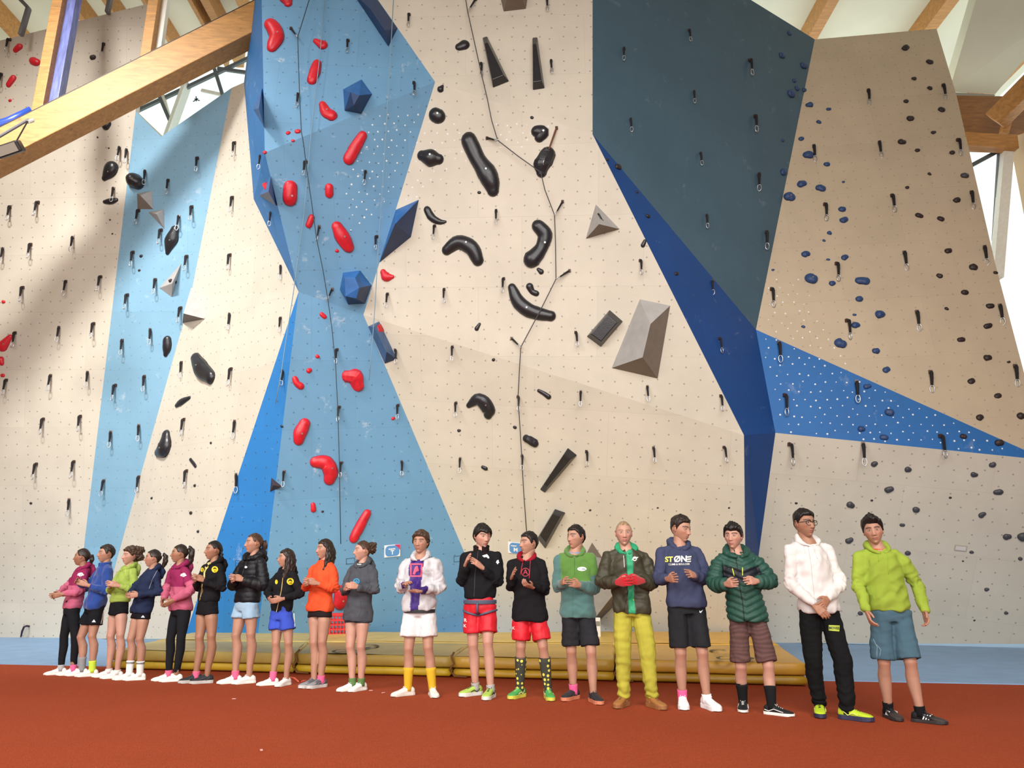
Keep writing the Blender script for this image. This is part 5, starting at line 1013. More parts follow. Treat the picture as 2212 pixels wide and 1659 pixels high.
    if d.get('collar'):
        mb = MB(); cz0 = nk + up * (-.02); k_ = d.get('collark', 1.0)
        for zo, r0 in ((0, .078), (.03, .074), (.055, .076)): mb.tube([cz0 + up * (zo * s * k_) + ra * (math.sin(a) * r0 * s) - fw * (math.cos(a) * r0 * .95 * s - .008) + up * (-.022 * s * (1 - math.cos(a)) / 2) for a in np.linspace(-2.85, 2.85, 17)], .017 * s, 8)
        hv, hn, hfc = remesh(mb, .008, 3); child('collar', hv, hfc, d.get('topmat', CLOTH), lin(d.get('collarcol', d['top'])))
    if d.get('shirt'):
        mb = MB(); mb.tube([nk + up * (.012 * s) + ra * (math.sin(a) * .062 * s) - fw * (math.cos(a) * .06 * s - .004) + up * (-.03 * s * (1 - math.cos(a)) / 2) for a in np.linspace(-3.1, 3.1, 20)], .012 * s, 8); child('shirt_collar', mb.v, mb.f, CLOTH, lin(d['shirt']))
    # -------- lower garment
    mb = MB(); kind, lc, lh = d['low'][:3]; wz = max(pel.z + .10 * s, hemz + .04); lk = d.get('lowk', 1.0) * s * (.95 if kind == 'leggings' else 1)
    th2 = {'shorts': 1.10, 'tight': .98, 'trousers': 1.0, 'leggings': .95, 'baggy': 1.22}[kind]
    loft(mb, [(Vector((pel.x, pel.y, z)), ra, fw, w * lk, v * lk) for z, w, v in ((wz, .138, .10), (pel.z + .02, .150, .108), (pel.z - .05, .156, .110), (pel.z - .09, .146, .103))], 22)
    for i, k in enumerate('ab'):
        a = An[i] + up * .075; h0 = hj[k]; sk = kn[k]; r0 = .086 * lk * (1.06 if kind == 'baggy' else 1.02)
        if kind in ('shorts', 'tight', 'baggy'):
            he = P(sk.x * 0 + d['kn'][i][0], lh, sk.y).z; t = min(1.15, max(.15, (h0.z - he) / (h0.z - sk.z))); e_ = h0 + (sk - h0) * t; rh = {'shorts': .094, 'tight': .094, 'baggy': .108}[kind] * lk * d.get('hemk', 1.0) * (1 - .22 * max(0, t - .35) if kind != 'tight' else 1)
            mb.tube([h0 + up * .03, h0 - up * .04, lerp(h0, e_, .6), lerp(h0, e_, .93), e_], [r0, r0 * 1.0, lerp(r0, rh, .6), rh, rh * .99], 16)
        else:
            tl = kind == 'leggings'; rs = (.062, .060, .061, .049, .045, .044) if tl else (.080, .076, .074, .066, .060, .056)
            ea = a + up * (-.0 if not tl else .03); mb.tube([h0 + up * .03, h0 - up * .04, lerp(h0, sk, .4), lerp(h0, sk, .9), sk, lerp(sk, a, .3) - fw * .01, lerp(sk, a, .7), ea + up * .03, ea], [r0 * .98, r0 * 1.0, .088 * lk * (1 if not tl else .95)] + [x * lk for x in rs], 14)
    LV, LN, LF = remesh(mb, .0105, 3); lw = {'tight': .15, 'leggings': .2}.get(kind, 1.0); ql = (LV - Gc) @ R0.T
    dd = lw * (.006 * snoise(ql * [1.3, 1, .4], 5, sd + 20) + .003 * snoise(ql * [.5, .5, 1.6], 8, sd + 21) + .002 * snoise(ql, 16, sd + 22))
    if kind == 'trousers': dd += .007 * np.sin(ql[:, 2] * 80 + snoise(ql, 7, 3) * 3) * np.clip((.32 - ql[:, 2]) / .2, .12, 1)
    LV = LV + LN * dd[:, None]; c = np.tile(np.array(lin(lc)), (len(LV), 1)) * (1 + .07 * snoise(ql, 3, sd))[:, None]
    if d.get('heather'): c *= (1 + .22 * np.sin(ql[:, 2] * 160 + snoise(ql, 6, 1) * 3))[:, None]
    if len(d['low']) > 3: c[LV[:, 2] < LV[:, 2].min() + .014] = lin(d['low'][3])
    low = child({'shorts': 'shorts', 'tight': 'shorts', 'baggy': 'shorts', 'trousers': 'trousers', 'leggings': 'leggings'}[kind], LV, LF, d.get('lowmat', CLOTH), c)
    bvl = BVHTree.FromPolygons([Vector(v) for v in LV], LF)
    # -------- socks and shoes
    for i, k in enumerate('ab'):
        a = An[i] + up * .075; sk = kn[k]; ank_r = .036 * th_
        so = d.get('sock' + k, d.get('sock'))
        if so:
            top_ = so[1]; c_ = lin(so[0]); q = min(.8, (top_ - .075) / max(.2, (sk.z - .075))); mb = MB(); k_ = [0, .3, .6, .85, 1]
            def leg_r(t): return np.interp(t, [0, .25, .52, .72], [.036, .041, .054, .058]) * th_ + .0068
            pt = lambda t: lerp(a, sk, t) + (-fw * .016 * s) * gauss(t - .6, .25)
            mb.tube([a - up * .03] + [pt(q * t) for t in k_] + [pt(q) - up * .001], [leg_r(0)] + [leg_r(q * t) for t in k_] + [leg_r(q) - .003], 14)
            A = np.array([tuple(v) for v in mb.v]); cc = np.tile(np.array(c_), (len(A), 1)); o = child('sock', A, mb.f, d.get('sockmat', CLOTH), cc)
            if so[2:]: 
                for zz_ in so[2]: m2 = MB(); m2.tube(ell_ring(pt(q * zz_), ra, fw, leg_r(q * zz_) + .001, leg_r(q * zz_) + .001), .0035, 5); t2 = mk('stripe', [v - org for v in m2.v], m2.f, plain('sock_stripe', '3c3c40', .8), o)
        kd, c1, c2, c3 = d['shoe'][:4]
        if kd not in SHOE: SHOE[kd] = shoe_geo(kd)
        upg, sog, lag, stg = SHOE[kd]; dr = FD[i]; sx = Vector((-dr.y, dr.x, 0)) * -1; M_ = Matrix.Translation(An[i] - org + up * .002) @ Matrix((sx, dr, up)).transposed().to_4x4() @ Matrix.Scale(s * .98 * d.get('shoek', 1), 4)
        A = np.array([tuple(M_ @ v) for v in upg.v]); cc = np.tile(np.array(lin(c1)), (len(A), 1)); loc = np.array([tuple(v) for v in upg.v]); 
        if len(d['shoe']) > 4: cc[loc[:, 1] > .10] = lin(d['shoe'][4])
        sob = mk('shoe', A, upg.f, SHOEM, body, True, cols=cc)
        o = mk('sole', [M_ @ v for v in sog.v], sog.f, plain('sole_' + c2, c2, .6), sob); o = mk('laces', [M_ @ v for v in lag.v], lag.f, plain('lace_' + c3, c3, .8), sob)
        if stg.v: mk('side_stripe', [M_ @ v for v in stg.v], stg.f, plain('lace_' + d.get('shoestripe', c3), d.get('shoestripe', c3), .6), sob)
    # -------- prints and trims laid onto the cloth
    def onto(px, py, bv=None, off=.003):
        r_ = ray(px, py); h = (bv or bvh).ray_cast(CAM, r_, 30)
        if h[0] is None: return P(px, py, Y0 - .12)
        return h[0] - r_ * off
    for it in d.get('prints', []):
        k_, name, colr = it[:3]; bv = bvl if name.endswith('~') else bvh; host = low if name.endswith('~') else top; name = name.rstrip('~')
        mt = plain('print_' + colr, colr, .6); m = MB()
        if k_ == 'line':
            pts = it[3]; w = it[4]; ex = []
            for (x0, y0), (x1, y1) in zip(pts, pts[1:]):
                n = max(1, int(math.hypot(x1 - x0, y1 - y0) / 3)); ex += [(lerp(x0, x1, i / n), lerp(y0, y1, i / n)) for i in range(n)]
            ex.append(pts[-1]); m.tube([onto(x, y, bv, .0) for x, y in ex], w, 6)
        elif k_ == 'poly':
            for pg in it[3]:
                st_ = [tuple(pg[i] for i in t) for t in tessellate_polygon([[Vector((x, y, 0)) for x, y in pg]])]
                while st_:
                    a, b_, c_ = st_.pop(); e_ = max((math.dist(a, b_), a, b_, c_), (math.dist(b_, c_), b_, c_, a), (math.dist(c_, a), c_, a, b_))
                    if e_[0] > 3: mid = ((e_[1][0] + e_[2][0]) / 2, (e_[1][1] + e_[2][1]) / 2); st_ += [(e_[1], mid, e_[3]), (mid, e_[2], e_[3])]
                    else: m.add([onto(x, y, bv) for x, y in (a, b_, c_)], [(0, 1, 2)])
        elif k_ == 'text':
            txt, cx, cy, size, slant = it[3:8]; v, f = textmesh(txt, size, size * .012 * it[8] if len(it) > 8 else 0); b = len(m.v)
            m.v += [onto(cx + p.x, cy - p.y + p.x * slant, bv, .007) for p in v]; m.f += f
        mk(name, [v - org for v in m.v], m.f, mt, host, k_ == 'line')
    for it in d.get('extra', []): it(dict(body=body, org=org, HM=HM, pel=pel, ra=ra, fw=fw, s=s, up=up, hj=hj, kn=kn, onto=onto, bvl=bvl, nk=nk, hs=hs))
    return body
def glasses(e):
    mb = MB(); HM = e['HM']
    for sx in (-1, 1):
        ring = [(sx * (.032 + .025 * math.copysign(abs(math.cos(a)) ** .8, math.cos(a))), .104 - .008 * abs(math.cos(a)), .004 + .0195 * math.copysign(abs(math.sin(a)) ** .8, math.sin(a))) for a in np.linspace(0, 2 * math.pi, 41)]
        mb.tube(ring, .0024, 6); mb.tube([(sx * .056, .097, .014), (sx * .068, .07, .014), (sx * .079, .0, .010)], .0026, 6)
    mb.tube([(-.009, .106, .012), (.009, .106, .012)], .0026, 6); mb.tube([(-.055, .097, .016), (-.046, .101, .022), (-.032, .104, .0235), (-.018, .104, .021), (-.010, .105, .015)], .0032, 6); mb.tube([(.055, .097, .016), (.046, .101, .022), (.032, .104, .0235), (.018, .104, .021), (.010, .105, .015)], .0032, 6)
    mk('glasses', [HM @ v - e['org'] for v in mb.v], mb.f, plain('glasses_black', '141214', .25), e['body'])
def harness(col, loops=True, dzz=.025):
    def f(e):
        s, pel, ra, fw, up = e['s'], e['pel'], e['ra'], e['fw'], e['up']; mb = MB()
        for dz in (-.012, 0, .012): mb.tube(ell_ring(pel + up * (dzz * s + dz), ra, fw, .172 * s, .130 * s, 30), .009, 6)
        if loops:
            for k in 'ab':
                c = lerp(e['hj'][k], e['kn'][k], .16); mb.tube(ell_ring(c, (ra + up * (.3 if k == 'a' else -.3)).normalized(), fw, .096 * s, .108 * s, 24), .011, 6)
            mb.tube([pel + fw * .135 * s + up * .03 * s, pel + fw * .14 * s - up * .05 * s, pel + fw * .11 * s - up * .10 * s], .012, 6)
        mk('harness', [v - e['org'] for v in mb.v], mb.f, plain('harness_' + col, col, .6), e['body'], True)
    return f
def hairtie(col, p, r):
    def f(e):
        mb = MB().tube([Vector(p) + Vector((r * math.cos(a), 0, r * math.sin(a))) for a in np.linspace(0, 6.28, 14)], .008, 6); mk('hair_tie', [e['HM'] @ v - e['org'] for v in mb.v], mb.f, plain('tie_' + col, col, .6), e['body'])
    return f
def blobpoly(cx, cy, rx, ry, n=14, wob=0): return [(cx + rx * math.cos(2 * math.pi * i / n) * (1 + wob * math.sin(i * 2.3)), cy + ry * math.sin(2 * math.pi * i / n) * (1 + wob * math.cos(i * 1.7))) for i in range(n)]
def ringpoly(cx, cy, r0, r1, n=18):
    out = []
    for i in range(n):
        a, b = 2 * math.pi * i / n, 2 * math.pi * (i + 1) / n; out.append([(cx + r0 * math.cos(a), cy + r0 * math.sin(a)), (cx + r1 * math.cos(a), cy + r1 * math.sin(a)), (cx + r1 * math.cos(b), cy + r1 * math.sin(b)), (cx + r0 * math.cos(b), cy + r0 * math.sin(b))])
    return out
WSH = ('low', 'eceae4', 'e9e6de', 'f0eee8')
PE = [
 dict(label='woman in magenta and pink hoodie and black leggings at the far left end', fem=1, crown=(184, 1183), chin=(172, 1220), neck=(181, 1224), hip=(156, 1313), kn=[(138, 1375), (162, 1373)], ank=[(131, 1428), (158, 1428)], toe=[(98, 1459), (121, 1460)], psi=48, phi=78, ela=(143, 1267, .03), elb=(178, 1268, 0), ha=(116, 1289, .30), hb=(119, 1286, .30), skin='tan', hc='dark', hair='tied', tail='low_tail',
      top='8a2850', top2='b85f79', split=1265, hem=1315, hood=1, low=('leggings', '1b1c20', 0), socka=('b0b0b0', .12), sockb=('e86a9a', .13), shoe=WSH, prints=[('poly', 'chest_logo', 'f2eef0', [blobpoly(174, 1241, 7, 4, wob=.2)])]),
 dict(label='dark haired person in a royal blue fleece and knee length black striped shorts', fem=1, crown=(236, 1175), chin=(221, 1210), neck=(228, 1221), hip=(204, 1313), kn=[(176, 1376), (200, 1373)], ank=[(177, 1430), (199, 1432)], toe=[(133, 1461), (171, 1463)], psi=42, phi=48, ela=(186, 1272, .02), elb=(230, 1278, 0), ha=(167, 1255, .3), hb=(169, 1257, .3), skin='light', hc='dark', hair='short',
      top='2b458a', hem=1314, collar=1, topmat=FLEECE, loose=1.04, low=('baggy', '17171b', 1350), socka=('8f8f92', .22), sockb=('c6e04a', .19), shoe=WSH, prints=[('line', 'side_stripe~', 'c8b8ac', [(224, 1318), (218, 1348)], .004), ('line', 'side_stripe~', 'c8b8ac', [(227, 1318), (221, 1348)], .004), ('poly', 'shorts_logo~', 'f0f0f0', [[(198, 1344), (207, 1344), (203, 1338)]])]),
 dict(label='curly haired woman in a lime green hoodie and short black shorts near the left end', fem=1, crown=(288, 1178), chin=(272, 1215), neck=(279, 1219), hip=(258, 1303), kn=[(240, 1374), (261, 1372)], ank=[(235, 1436), (253, 1438)], toe=[(193, 1464), (214, 1467)], psi=38, phi=38, ela=(240, 1275, .02), elb=(290, 1274, 0), ha=(238, 1264, .32), hb=(240, 1262, .32), skin='fair', hc='brown', hair='curly', tail='curly_big',
      top='93a84e', hem=1300, hood=1, low=('tight', '17161a', 1322), shoe=WSH, sock=('e8e4e0', .10), prints=[('line', 'drawstring', 'b8cc6a', [(272, 1226), (270, 1245)], .003), ('line', 'drawstring', 'b8cc6a', [(282, 1226), (284, 1248)], .003)]),
 dict(label='woman with a ponytail in an open navy zip jacket and white socks looking left', fem=1, crown=(337, 1185), chin=(316, 1219), neck=(331, 1224), hip=(306, 1323), kn=[(284, 1380), (303, 1380)], ank=[(279, 1442), (302, 1444)], toe=[(246, 1470), (267, 1471)], psi=42, phi=72, ela=(289, 1272, .02), elb=(344, 1281, 0), ha=(281, 1289, .3), hb=(284, 1286, .3), skin='light', hc='dark', hair='tied', tail='pony',
      top='232c46', hem=1324, hood=1, loose=1.05, low=('tight', '17161c', 1338), sock=('eceae6', .22, (.8, .88)), shoe=WSH, extra=[hairtie('f0f0f0', (0, -.11, .055), .024)], prints=[('line', 'zip', '9a9aa8', [(341, 1230), (330, 1250), (322, 1272)], .0035), ('poly', 'shorts_logo~', 'f0f0f0', [[(304, 1334), (313, 1334), (309, 1329)]])]),
 dict(label='woman with a high ponytail in a magenta and pink hoodie and cropped black leggings', fem=1, crown=(394, 1174), chin=(379, 1213), neck=(390, 1219), hip=(391, 1317), kn=[(368, 1380), (391, 1379)], ank=[(364, 1437), (381, 1438)], toe=[(320, 1472), (346, 1474)], psi=36, phi=70, ela=(358, 1274, .02), elb=(417, 1272, 0), ha=(352, 1305, .26), hb=(354, 1307, .26), skin='tan', hc='dark', hair='tied', tail='pony_high',
      top='8a2852', top2='b85d77', split=1267, hem=1319, hood=1, low=('leggings', '1b1c20', 0), socka=('e8688c', .12), shoe=WSH, extra=[hairtie('f0e8e8', (0, -.092, .082), .02)], prints=[('poly', 'chest_logo', 'f2eef0', [blobpoly(396, 1242, 6.5, 4, wob=.2)])]),
 dict(label='woman with braids in a black jacket with yellow logos and black shorts, black trainers', fem=1, crown=(467, 1166), chin=(455, 1203), neck=(464, 1210), hip=(449, 1303), kn=[(432, 1376), (458, 1373)], ank=[(423, 1446), (447, 1447)], toe=[(393, 1477), (414, 1478)], psi=38, phi=52, ela=(426, 1268, .02), elb=(480, 1271, 0), ha=(424, 1251, .3), hb=(426, 1249, .3), skin='tan', hc='black', hair='tied', tail='braid', lips=(.35, .05, .06),
      top='1a191c', hem=1299, hood=1, shirt='d2c27a', open=(.0, .035, 'd8c884'), low=('tight', '18161a', 1328), socka=('e8688c', .13), shoe=('runner', '2a2a2e', 'b8b4b0', '4a4a50'), prints=[('line', 'zip', 'd8b070', [(437, 1265), (434, 1285), (431, 1299)], .004), ('poly', 'yellow_logo', 'd8c020', ringpoly(464, 1230, 4, 7) + [blobpoly(464, 1231, 4, 2.5)]), ('poly', 'yellow_logo', 'd8c020', [blobpoly(437, 1231, 4, 5)])]),
 dict(label='tall woman in a black quilted jacket and light blue denim shorts', fem=1, crown=(554, 1150), chin=(539, 1190), neck=(550, 1196), hip=(533, 1303), kn=[(511, 1372), (543, 1369)], ank=[(508, 1450), (538, 1451)], toe=[(472, 1478), (511, 1479)], psi=34, phi=56, ela=(502, 1268, .02), elb=(570, 1265, 0), ha=(506, 1251, .3), hb=(508, 1249, .3), skin='light', hc='brown', hair='tied', tail='low_tail',
      top='16161a', hem=1301, hood=1, hoodk=1.25, topmat=SHELLM, quilt=.065, fat=.018, qa=.5, topname='puffer_jacket', low=('baggy', '93adc2', 1336), socka=('e8688c', .14), shoe=WSH, prints=[('poly', 'chest_mark', 'e8e8e8', [blobpoly(531, 1225, 3, 2.4)]), ('line', 'zip', '3a3a40', [(532, 1215), (520, 1250)], .003)]),
 dict(label='small long haired girl in a black jacket with yellow logo and royal blue shorts', fem=1, crown=(623, 1184), chin=(607, 1220), neck=(618, 1227), hip=(609, 1322), kn=[(597, 1389), (624, 1388)], ank=[(589, 1456), (618, 1459)], toe=[(557, 1482), (605, 1485)], psi=32, phi=66, ela=(580, 1274, .02), elb=(651, 1283, 0), ha=(589, 1299, .26), hb=(592, 1297, .26), skin='light', hc='dark', hair='long',
      top='1a191c', hem=1321, hood=1, low=('baggy', '3b50b4', 1361, 'e8e8f0'), hemk=1.12, socka=('ee6c98', .15), shoe=WSH, handa='relax', handb='relax', prints=[('line', 'zip', 'd0b070', [(612, 1240), (608, 1275), (597, 1322)], .0045), ('poly', 'yellow_logo', 'd8c020', ringpoly(627, 1256, 4.5, 7.5) + [blobpoly(627, 1257, 4, 2.5)]), ('poly', 'yellow_logo', 'd8c020', [blobpoly(597, 1257, 3, 5)]), ('line', 'side_stripe~', 'e8e8f0', [(635, 1325), (637, 1357)], .005)]),
 dict(label='long haired woman in a bright orange sweatshirt and grey running shoes', fem=1, crown=(706, 1163), chin=(687, 1202), neck=(700, 1208), hip=(691, 1322), kn=[(679, 1388), (697, 1386)], ank=[(678, 1458), (693, 1458)], toe=[(653, 1488), (671, 1489)], psi=34, phi=52, ela=(664, 1262, .02), elb=(725, 1272, 0), ha=(665, 1259, .3), hb=(668, 1257, .3), skin='light', hc='dark', hair='long',
      top='d9502c', hem=1321, loose=1.08, shirt='e2532b', low=('tight', '241c1e', 1334), sockb=('f06898', .13), shoe=('runner', '5a5a5e', 'c4c0bc', '8a8a90', '8f8f92')),
 dict(label='woman with a curly bun in a dark grey hoodie with a blue round print', fem=1, crown=(787, 1166), chin=(769, 1208), neck=(784, 1213), hip=(772, 1340), kn=[(757, 1397), (780, 1397)], ank=[(761, 1461), (780, 1461)], toe=[(733, 1495), (760, 1496)], psi=30, phi=62, ela=(742, 1278, .02), elb=(812, 1275, 0), ha=(753, 1268, .3), hb=(757, 1266, .3), skin='fair', hc='brown', hair='tied', tail='curly_bun',
      top='4a4c52', hem=1342, hood=1, loose=1.10, shirt='e0dccc', low=('tight', '3c3e46', 1346), sock=('5c7d4a', .13), shoe=WSH, handa='relax', handb='relax', prints=[('poly', 'round_print', '3f8fb8', ringpoly(770, 1256, 4.5, 7) + [[(764, 1260), (776, 1260), (770, 1252)]]), ('line', 'pocket_seam', '2c2e33', [(779, 1298), (780, 1318), (775, 1333)], .002)]),
 dict(label='boy with wavy hair in an open white jacket over a purple hoodie, yellow socks', crown=(911, 1144), chin=(906, 1189), neck=(909, 1196), hip=(906, 1322), kn=[(883, 1401), (925, 1398)], ank=[(881, 1473), (934, 1476)], toe=[(843, 1506), (947, 1509)], psi=8, phi=14, pitch=2, ela=(864, 1270, .02), elb=(950, 1270, .02), ha=(880, 1262, .30), hb=(888, 1276, .32), pna=(0.5, 0, -1), pnb=(0, 0, 1), thumba=(1, 0, 0), thumbb=(-1, 0, 0), skin='light', hc='brown', hair='curly', leg=1.0,
      top='bdbabd', hem=1318, hood=1, topmat=SHELLM, loose=1.06, sleeve=1.12, wrinkle=1.5, topname='jacket', open=(.045, .085, '3b2470'), openx=.02, cuff='33205e', low=('baggy', 'd5d2d2', 1376), hemk=1.12, extra=[harness('26262a', False, -.035)], sock=('d0a62c', .28), shoe=('low', 'e4ded6', 'd6cfc4', 'efeae4'),
      prints=[('poly', 'pink_print', 'e8506a', [[(886, 1217), (913, 1217), (913, 1220), (886, 1220)], [(886, 1217), (889, 1217), (889, 1246), (886, 1246)], [(886, 1243), (911, 1243), (911, 1246), (886, 1246)], [(910, 1217), (913, 1217), (911, 1246), (908, 1246)], [(897, 1224), (902, 1222), (905, 1233), (899, 1235), (896, 1241), (891, 1240)]]), ('line', 'pocket_mark', '6a6a70', blobpoly(923, 1233, 4, 1.5) , .0015)]),
 dict(label='boy with a straight black fringe, black zip jacket, red shorts and climbing harness', crown=(1043, 1130), chin=(1046, 1180), neck=(1040, 1184), hip=(1037, 1298), kn=[(1022, 1392), (1054, 1387)], ank=[(1027, 1473), (1060, 1476)], toe=[(995, 1506), (1049, 1514)], psi=10, phi=-28, pitch=-6, ela=(998, 1252, .02), elb=(1076, 1254, .02), ha=(1013, 1207, .26), hb=(1017, 1209, .26), thumba=(0, 0, 1), skin='fair', hc='black', hair='fringe', hs=1.03,
      top='18181b', hem=1292, collar=1, collark=1.3, collarcol='221618', topname='jacket', wrinkle=.8, fat=.004, low=('baggy', 'c01f2c', 1367), lowmat=SHELLM, hemk=1.05, sock=('a8a6a2', .13), shoe=('runner', 'a9c65a', 'd8d8d0', '202024'), shoestripe='1c1c20', extra=[harness('4a5468')],
      prints=[('poly', 'chest_logo', 'eeeeee', [[(1042, 1200), (1052, 1197), (1056, 1202), (1057, 1206), (1053, 1206), (1053, 1203), (1050, 1203), (1046, 1204), (1042, 1201)], [(1047, 1199), (1054, 1201), (1055, 1205), (1047, 1202)]]), ('poly', 'sleeve_patch', 'e8e8e8', [blobpoly(1075, 1214, 3.2, 4, wob=.3)]), ('line', 'zip', '3c3c44', [(1033, 1190), (1026, 1240), (1024, 1290)], .003), ('text', 'shorts_lettering~', 'f0e8e8', 'R', 1005, 1340, 10, 0.1, 2), ('text', 'shorts_lettering~', 'f0e8e8', 'K', 1004, 1352, 9, 0.1, 2)]),
 dict(label='boy in a black hoodie with red lacing print and knee socks patterned with yellow ducks', crown=(1143, 1147), chin=(1125, 1192), neck=(1138, 1199), hip=(1144, 1345), kn=[(1125, 1397), (1173, 1397)], ank=[(1123, 1481), (1184, 1481)], toe=[(1099, 1512), (1191, 1516)], psi=12, phi=58, ela=(1101, 1271, .02), elb=(1178, 1275, .02), ha=(1113, 1237, .30), hb=(1131, 1258, .34), pna=(1, 0, -.2), pnb=(-.3, 0, 1), thumba=(1, 0, 0), thumbb=(-.3, 0, 1), handa='flat', handb='relax', skin='light', hc='black', hair='short', nose=1.15,
      top='19171a', hem=1342, hood=1, hoodcol='8f1626', loose=1.08, low=('baggy', 'c8202c', 1383), lowmat=SHELLM, hemk=1.08, sock=('33342c', .40), shoe=('runner', '4ea052', 'c8c44a', '86c070'), shoestripe='d8d8a0',
      prints=[('line', 'drawstring', 'c0283c', [(1132, 1205), (1127, 1225), (1124, 1242)], .0035), ('line', 'drawstring', 'c0283c', [(1146, 1206), (1143, 1250)], .0035), ('poly', 'round_red_print', 'b02438', ringpoly(1135, 1236, 8, 9.3)), ('text', 'round_red_print', 'b02438', 'A', 1135, 1236, 15, 0, 1), ('line', 'neck_trim', 'b02438', [(1124, 1205), (1136, 1212), (1150, 1202)], .004), ('text', 'shorts_lettering~', 'f0e8e8', 'K', 1109, 1357, 9, 0, 1)]),
 dict(label='boy in a two tone green and teal fleece jacket and black knee length shorts', crown=(1244, 1133), chin=(1231, 1183), neck=(1242, 1194), hip=(1249, 1336), kn=[(1234, 1407), (1277, 1410)], ank=[(1239, 1487), (1282, 1490)], toe=[(1213, 1516), (1295, 1524)], psi=10, phi=48, ela=(1205, 1268, .02), elb=(1288, 1273, .02), ha=(1222, 1256, .30), hb=(1226, 1258, .32), skin='light', hc='black', hair='short', nose=1.1,
      top='567d3a', top2='4d706c', split=1258, top3='4d706c', hem=1335, hood=1, topmat=FLEECE, shirt='6f8fb0', loose=1.04, topname='fleece_jacket', low=('baggy', '26262a', 1395), socka=('ef5f96', .15), shoe=('runner', '2e2c30', 'c87a5a', '3a3a3e'),
      prints=[('poly', 'oval_badge', 'eef0ee', [blobpoly(1257, 1229, 10, 4.5, 18)]), ('text', 'badge_lettering', '4a6a70', 'CLIMB', 1258, 1229, 5, .1, .5), ('line', 'zip', '3a5a58', [(1241, 1205), (1241, 1240)], .003), ('line', 'zip', '456a66', [(1238, 1275), (1237, 1335)], .0025)]),
 dict(label='fair haired person in an olive bomber jacket, yellow green trousers and red gloves', crown=(1346, 1126), chin=(1349, 1173), neck=(1352, 1182), hip=(1365, 1318), kn=[(1346, 1413), (1398, 1411)], ank=[(1348, 1489), (1409, 1485)], toe=[(1325, 1532), (1430, 1535)], psi=2, phi=4, ela=(1303, 1260, .02), elb=(1412, 1260, .02), ha=(1352, 1256, .32), hb=(1362, 1253, .32), gloves='b41f28', thumba=(0, 0, 1), skin='fair', hc='blond', hair='buzz', iris=(.05, .08, .10), wide=1.04,
      top='3d3a2c', hem=1326, topmat=SHELLM, hood=1, hoodcol='2f9468', fat=.014, wrinkle=1.4, topname='bomber_jacket', open=(.030, .03, '2f9468'), openx=.0, low=('trousers', 'aaa33e', 0), shoe=('boot', 'a06c3a', '8f5e34', '6a4526'),
      prints=[('poly', 'chest_logo', 'e8e8e0', ringpoly(1371, 1207, 3, 4.8, 12) + [[(1364, 1211), (1368, 1204), (1380, 1203), (1376, 1206), (1369, 1207)]]), ('line', 'drawstring', 'e6eee8', [(1347, 1200), (1349, 1226)], .003), ('line', 'zip', '22201a', [(1357, 1275), (1347, 1326)], .004)]),
 dict(label='tallest boy in a slate blue hoodie with a yellow and white STONE print', crown=(1467, 1111), chin=(1474, 1166), neck=(1467, 1177), hip=(1483, 1312), kn=[(1470, 1411), (1517, 1411)], ank=[(1475, 1488), (1528, 1491)], toe=[(1469, 1535), (1541, 1538)], psi=-2, phi=-40, pitch=-10, ela=(1422, 1252, .02), elb=(1527, 1252, .02), ha=(1457, 1249, .34), hb=(1479, 1239, .34), thumba=(0, 0, 1), handa='flat', handb='flat', skin='light', hc='dark', hair='fade', smile=1, wide=1.02,
      top='3d425c', hem=1311, hood=1, loose=1.07, low=('baggy', '232427', 1399), sock=('f0f0f0', .13), socka=('ef5f96', .16), shoe=('chunky', 'f0eeee', 'ececec', 'f4f4f4'), shoek=1.05,
      prints=[('text', 'stone_lettering', 'd6d35a', 'ST', 1445, 1209, 16, -.03, 3), ('text', 'stone_lettering', 'e8e6dc', 'ØN', 1470, 1208, 18, -.03, 3), ('poly', 'stone_lettering', 'e8e6dc', [[(1483, 1202), (1494, 1201), (1493, 1204), (1483, 1205)], [(1483, 1207), (1493, 1206), (1492, 1209), (1483, 1210)], [(1483, 1212), (1493, 1211), (1492, 1214), (1483, 1214)]]), ('text', 'small_lettering', 'e8e6dc', 'CLIMB & BOULDER', 1467, 1219, 5.5, -.02, 1), ('poly', 'shorts_logo~', 'f4f4f4', [[(1511, 1318), (1513, 1321), (1519, 1317), (1514, 1324), (1511, 1323)]])]),
 dict(label='boy in a dark green quilted puffer jacket, brown shorts and black skate shoes', crown=(1581, 1127), chin=(1577, 1181), neck=(1590, 1185), hip=(1615, 1345), kn=[(1600, 1440), (1660, 1440)], ank=[(1606, 1512), (1668, 1515)], toe=[(1592, 1541), (1709, 1549)], psi=6, phi=32, ela=(1542, 1256, .02), elb=(1668, 1258, .02), ha=(1584, 1260, .32), hb=(1594, 1255, .32), skin='fair', hc='black', hair='sweep', wide=1.03,
      top='24493e', hem=1342, hood=1, hoodk=1.15, topmat=SHELLM, quilt=.062, chev=-.45, fat=.022, topname='puffer_jacket', band=(1222, 1250, '1b1c24'), low=('baggy', '5c4340', 1430), heather=1, hemk=1.02, sock=('1a1a1c', .24), shoe=('wave', '1e1e20', 'e8e4de', 'c8c4be'), shoestripe='f0f0f0',
      prints=[('line', 'zip', '14201c', [(1586, 1188), (1592, 1220), (1597, 1262), (1604, 1300), (1608, 1341)], .005), ('line', 'pocket_zip', 'd8ec3c', [(1582, 1228), (1586, 1244)], .0045), ('line', 'pocket_zip', 'd8ec3c', [(1604, 1226), (1604, 1243)], .0045)]),
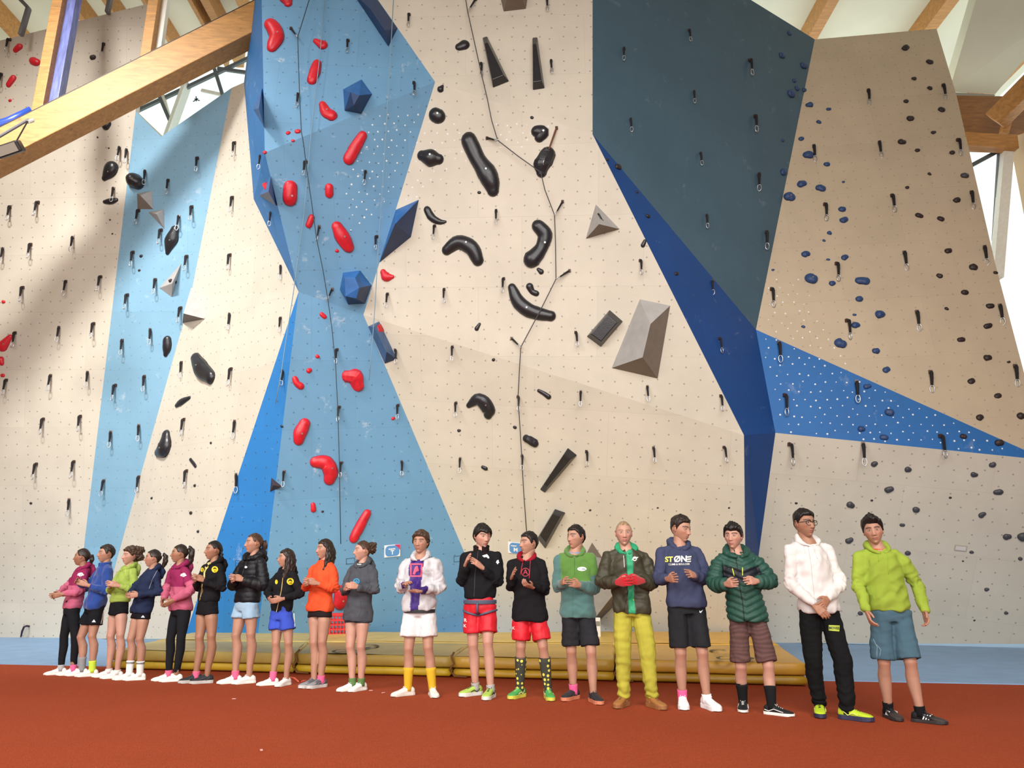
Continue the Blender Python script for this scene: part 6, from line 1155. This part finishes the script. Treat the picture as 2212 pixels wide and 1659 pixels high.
 dict(label='tall boy with black glasses in a white hoodie and black joggers, lime trainers', crown=(1732, 1098), chin=(1742, 1160), neck=(1744, 1168), hip=(1770, 1325), kn=[(1758, 1428), (1820, 1428)], ank=[(1772, 1510), (1832, 1513)], toe=[(1755, 1553), (1872, 1560)], psi=-4, phi=-18, ela=(1709, 1260, .02), elb=(1820, 1272, .02), ha=(1776, 1322, .22), hb=(1770, 1316, .24), pose='single', pna=(0, .8, .1), pnb=(0, .8, .1), thumba=(1, 0, .6), thumbb=(-1, 0, .6), handa='relax', handb='relax', skin='tan', hc='black', hair='fade', stub=.1, extra=[glasses],
      top='d4cecb', hem=1324, hood=1, loose=1.02, low=('trousers', '141416', 0), sock=('1a1a1c', .13), shoe=('runner', 'b8d02c', '2c2c48', '1e241c'), shoestripe='e4f080',
      prints=[('line', 'zip', 'bdb6b2', [(1746, 1180), (1752, 1220), (1757, 1270), (1762, 1322)], .0025), ('line', 'drawstring', 'c9c2be', [(1755, 1178), (1766, 1207)], .0028), ('line', 'drawstring', 'c9c2be', [(1736, 1178), (1740, 1196)], .0028), ('poly', 'trouser_patch~', 'a8b834', [[(1790, 1350), (1814, 1351), (1813, 1364), (1790, 1362)]]), ('text', 'patch_lettering~', '2a3012', 'MOVES', 1802, 1357, 7, .04, 2)]),
 dict(label='boy in a lime yellow hoodie and denim blue shorts at the right end, arms hanging', crown=(1880, 1112), chin=(1880, 1176), neck=(1896, 1184), hip=(1922, 1320), kn=[(1909, 1431), (1966, 1431)], ank=[(1921, 1520), (1990, 1518)], toe=[(1922, 1560), (2041, 1566)], psi=6, phi=24, roll=6, ela=(1853, 1266, .04), elb=(1981, 1261, .04), ha=(1880, 1342, .16), hb=(2003, 1343, .16), pose='hang', handa='relax', handb='relax', skin='light', hc='black', hair='quiff',
      top='90a43c', hem=1320, hood=1, loose=1.05, shirt='c0562c', low=('baggy', '46616f', 1424), hemk=1.08, sock=('17171a', .13), shoe=('stripes', '1b1a1c', '2a2526', '2a2a2c', '3c3432'), shoestripe='f2f2f2',
      prints=[('line', 'drawstring', '8aa62a', [(1896, 1190), (1898, 1213)], .0035), ('line', 'drawstring', '8aa62a', [(1916, 1198), (1919, 1240)], .0035), ('poly', 'chest_mark', '7c9422', [[(1876, 1209), (1879, 1209), (1881, 1223), (1878, 1223)]]), ('line', 'pocket_seam', '7c9824', [(1880, 1268), (1888, 1296)], .002), ('line', 'leg_print~', '8fa4ae', [(1893, 1392), (1903, 1404), (1900, 1418)], .002), ('line', 'leg_print~', '8fa4ae', [(1886, 1380), (1895, 1398), (1894, 1420)], .002)]),
]
def duckmat():
    q = N('duck_sock'); tc = q.n('ShaderNodeTexCoord').outputs['Object']; vo = q.n('ShaderNodeTexVoronoi', Scale=22.0, Randomness=.3); q.l(tc, vo.inputs['Vector'])
    q.l(q.mix(q.ramp(vo.outputs['Distance'], .30, .36, 1.0, 0.0), lin('35362e'), lin('d8cc50')), q.b.inputs['Base Color']); q.b.inputs['Roughness'].default_value = .9; return q.m
PE[12]['sockmat'] = duckmat()
import sys as _s
ONLY = globals().get('ONLY_')
for i, d in enumerate(PE):
    if ONLY is None or i in ONLY: person(d)
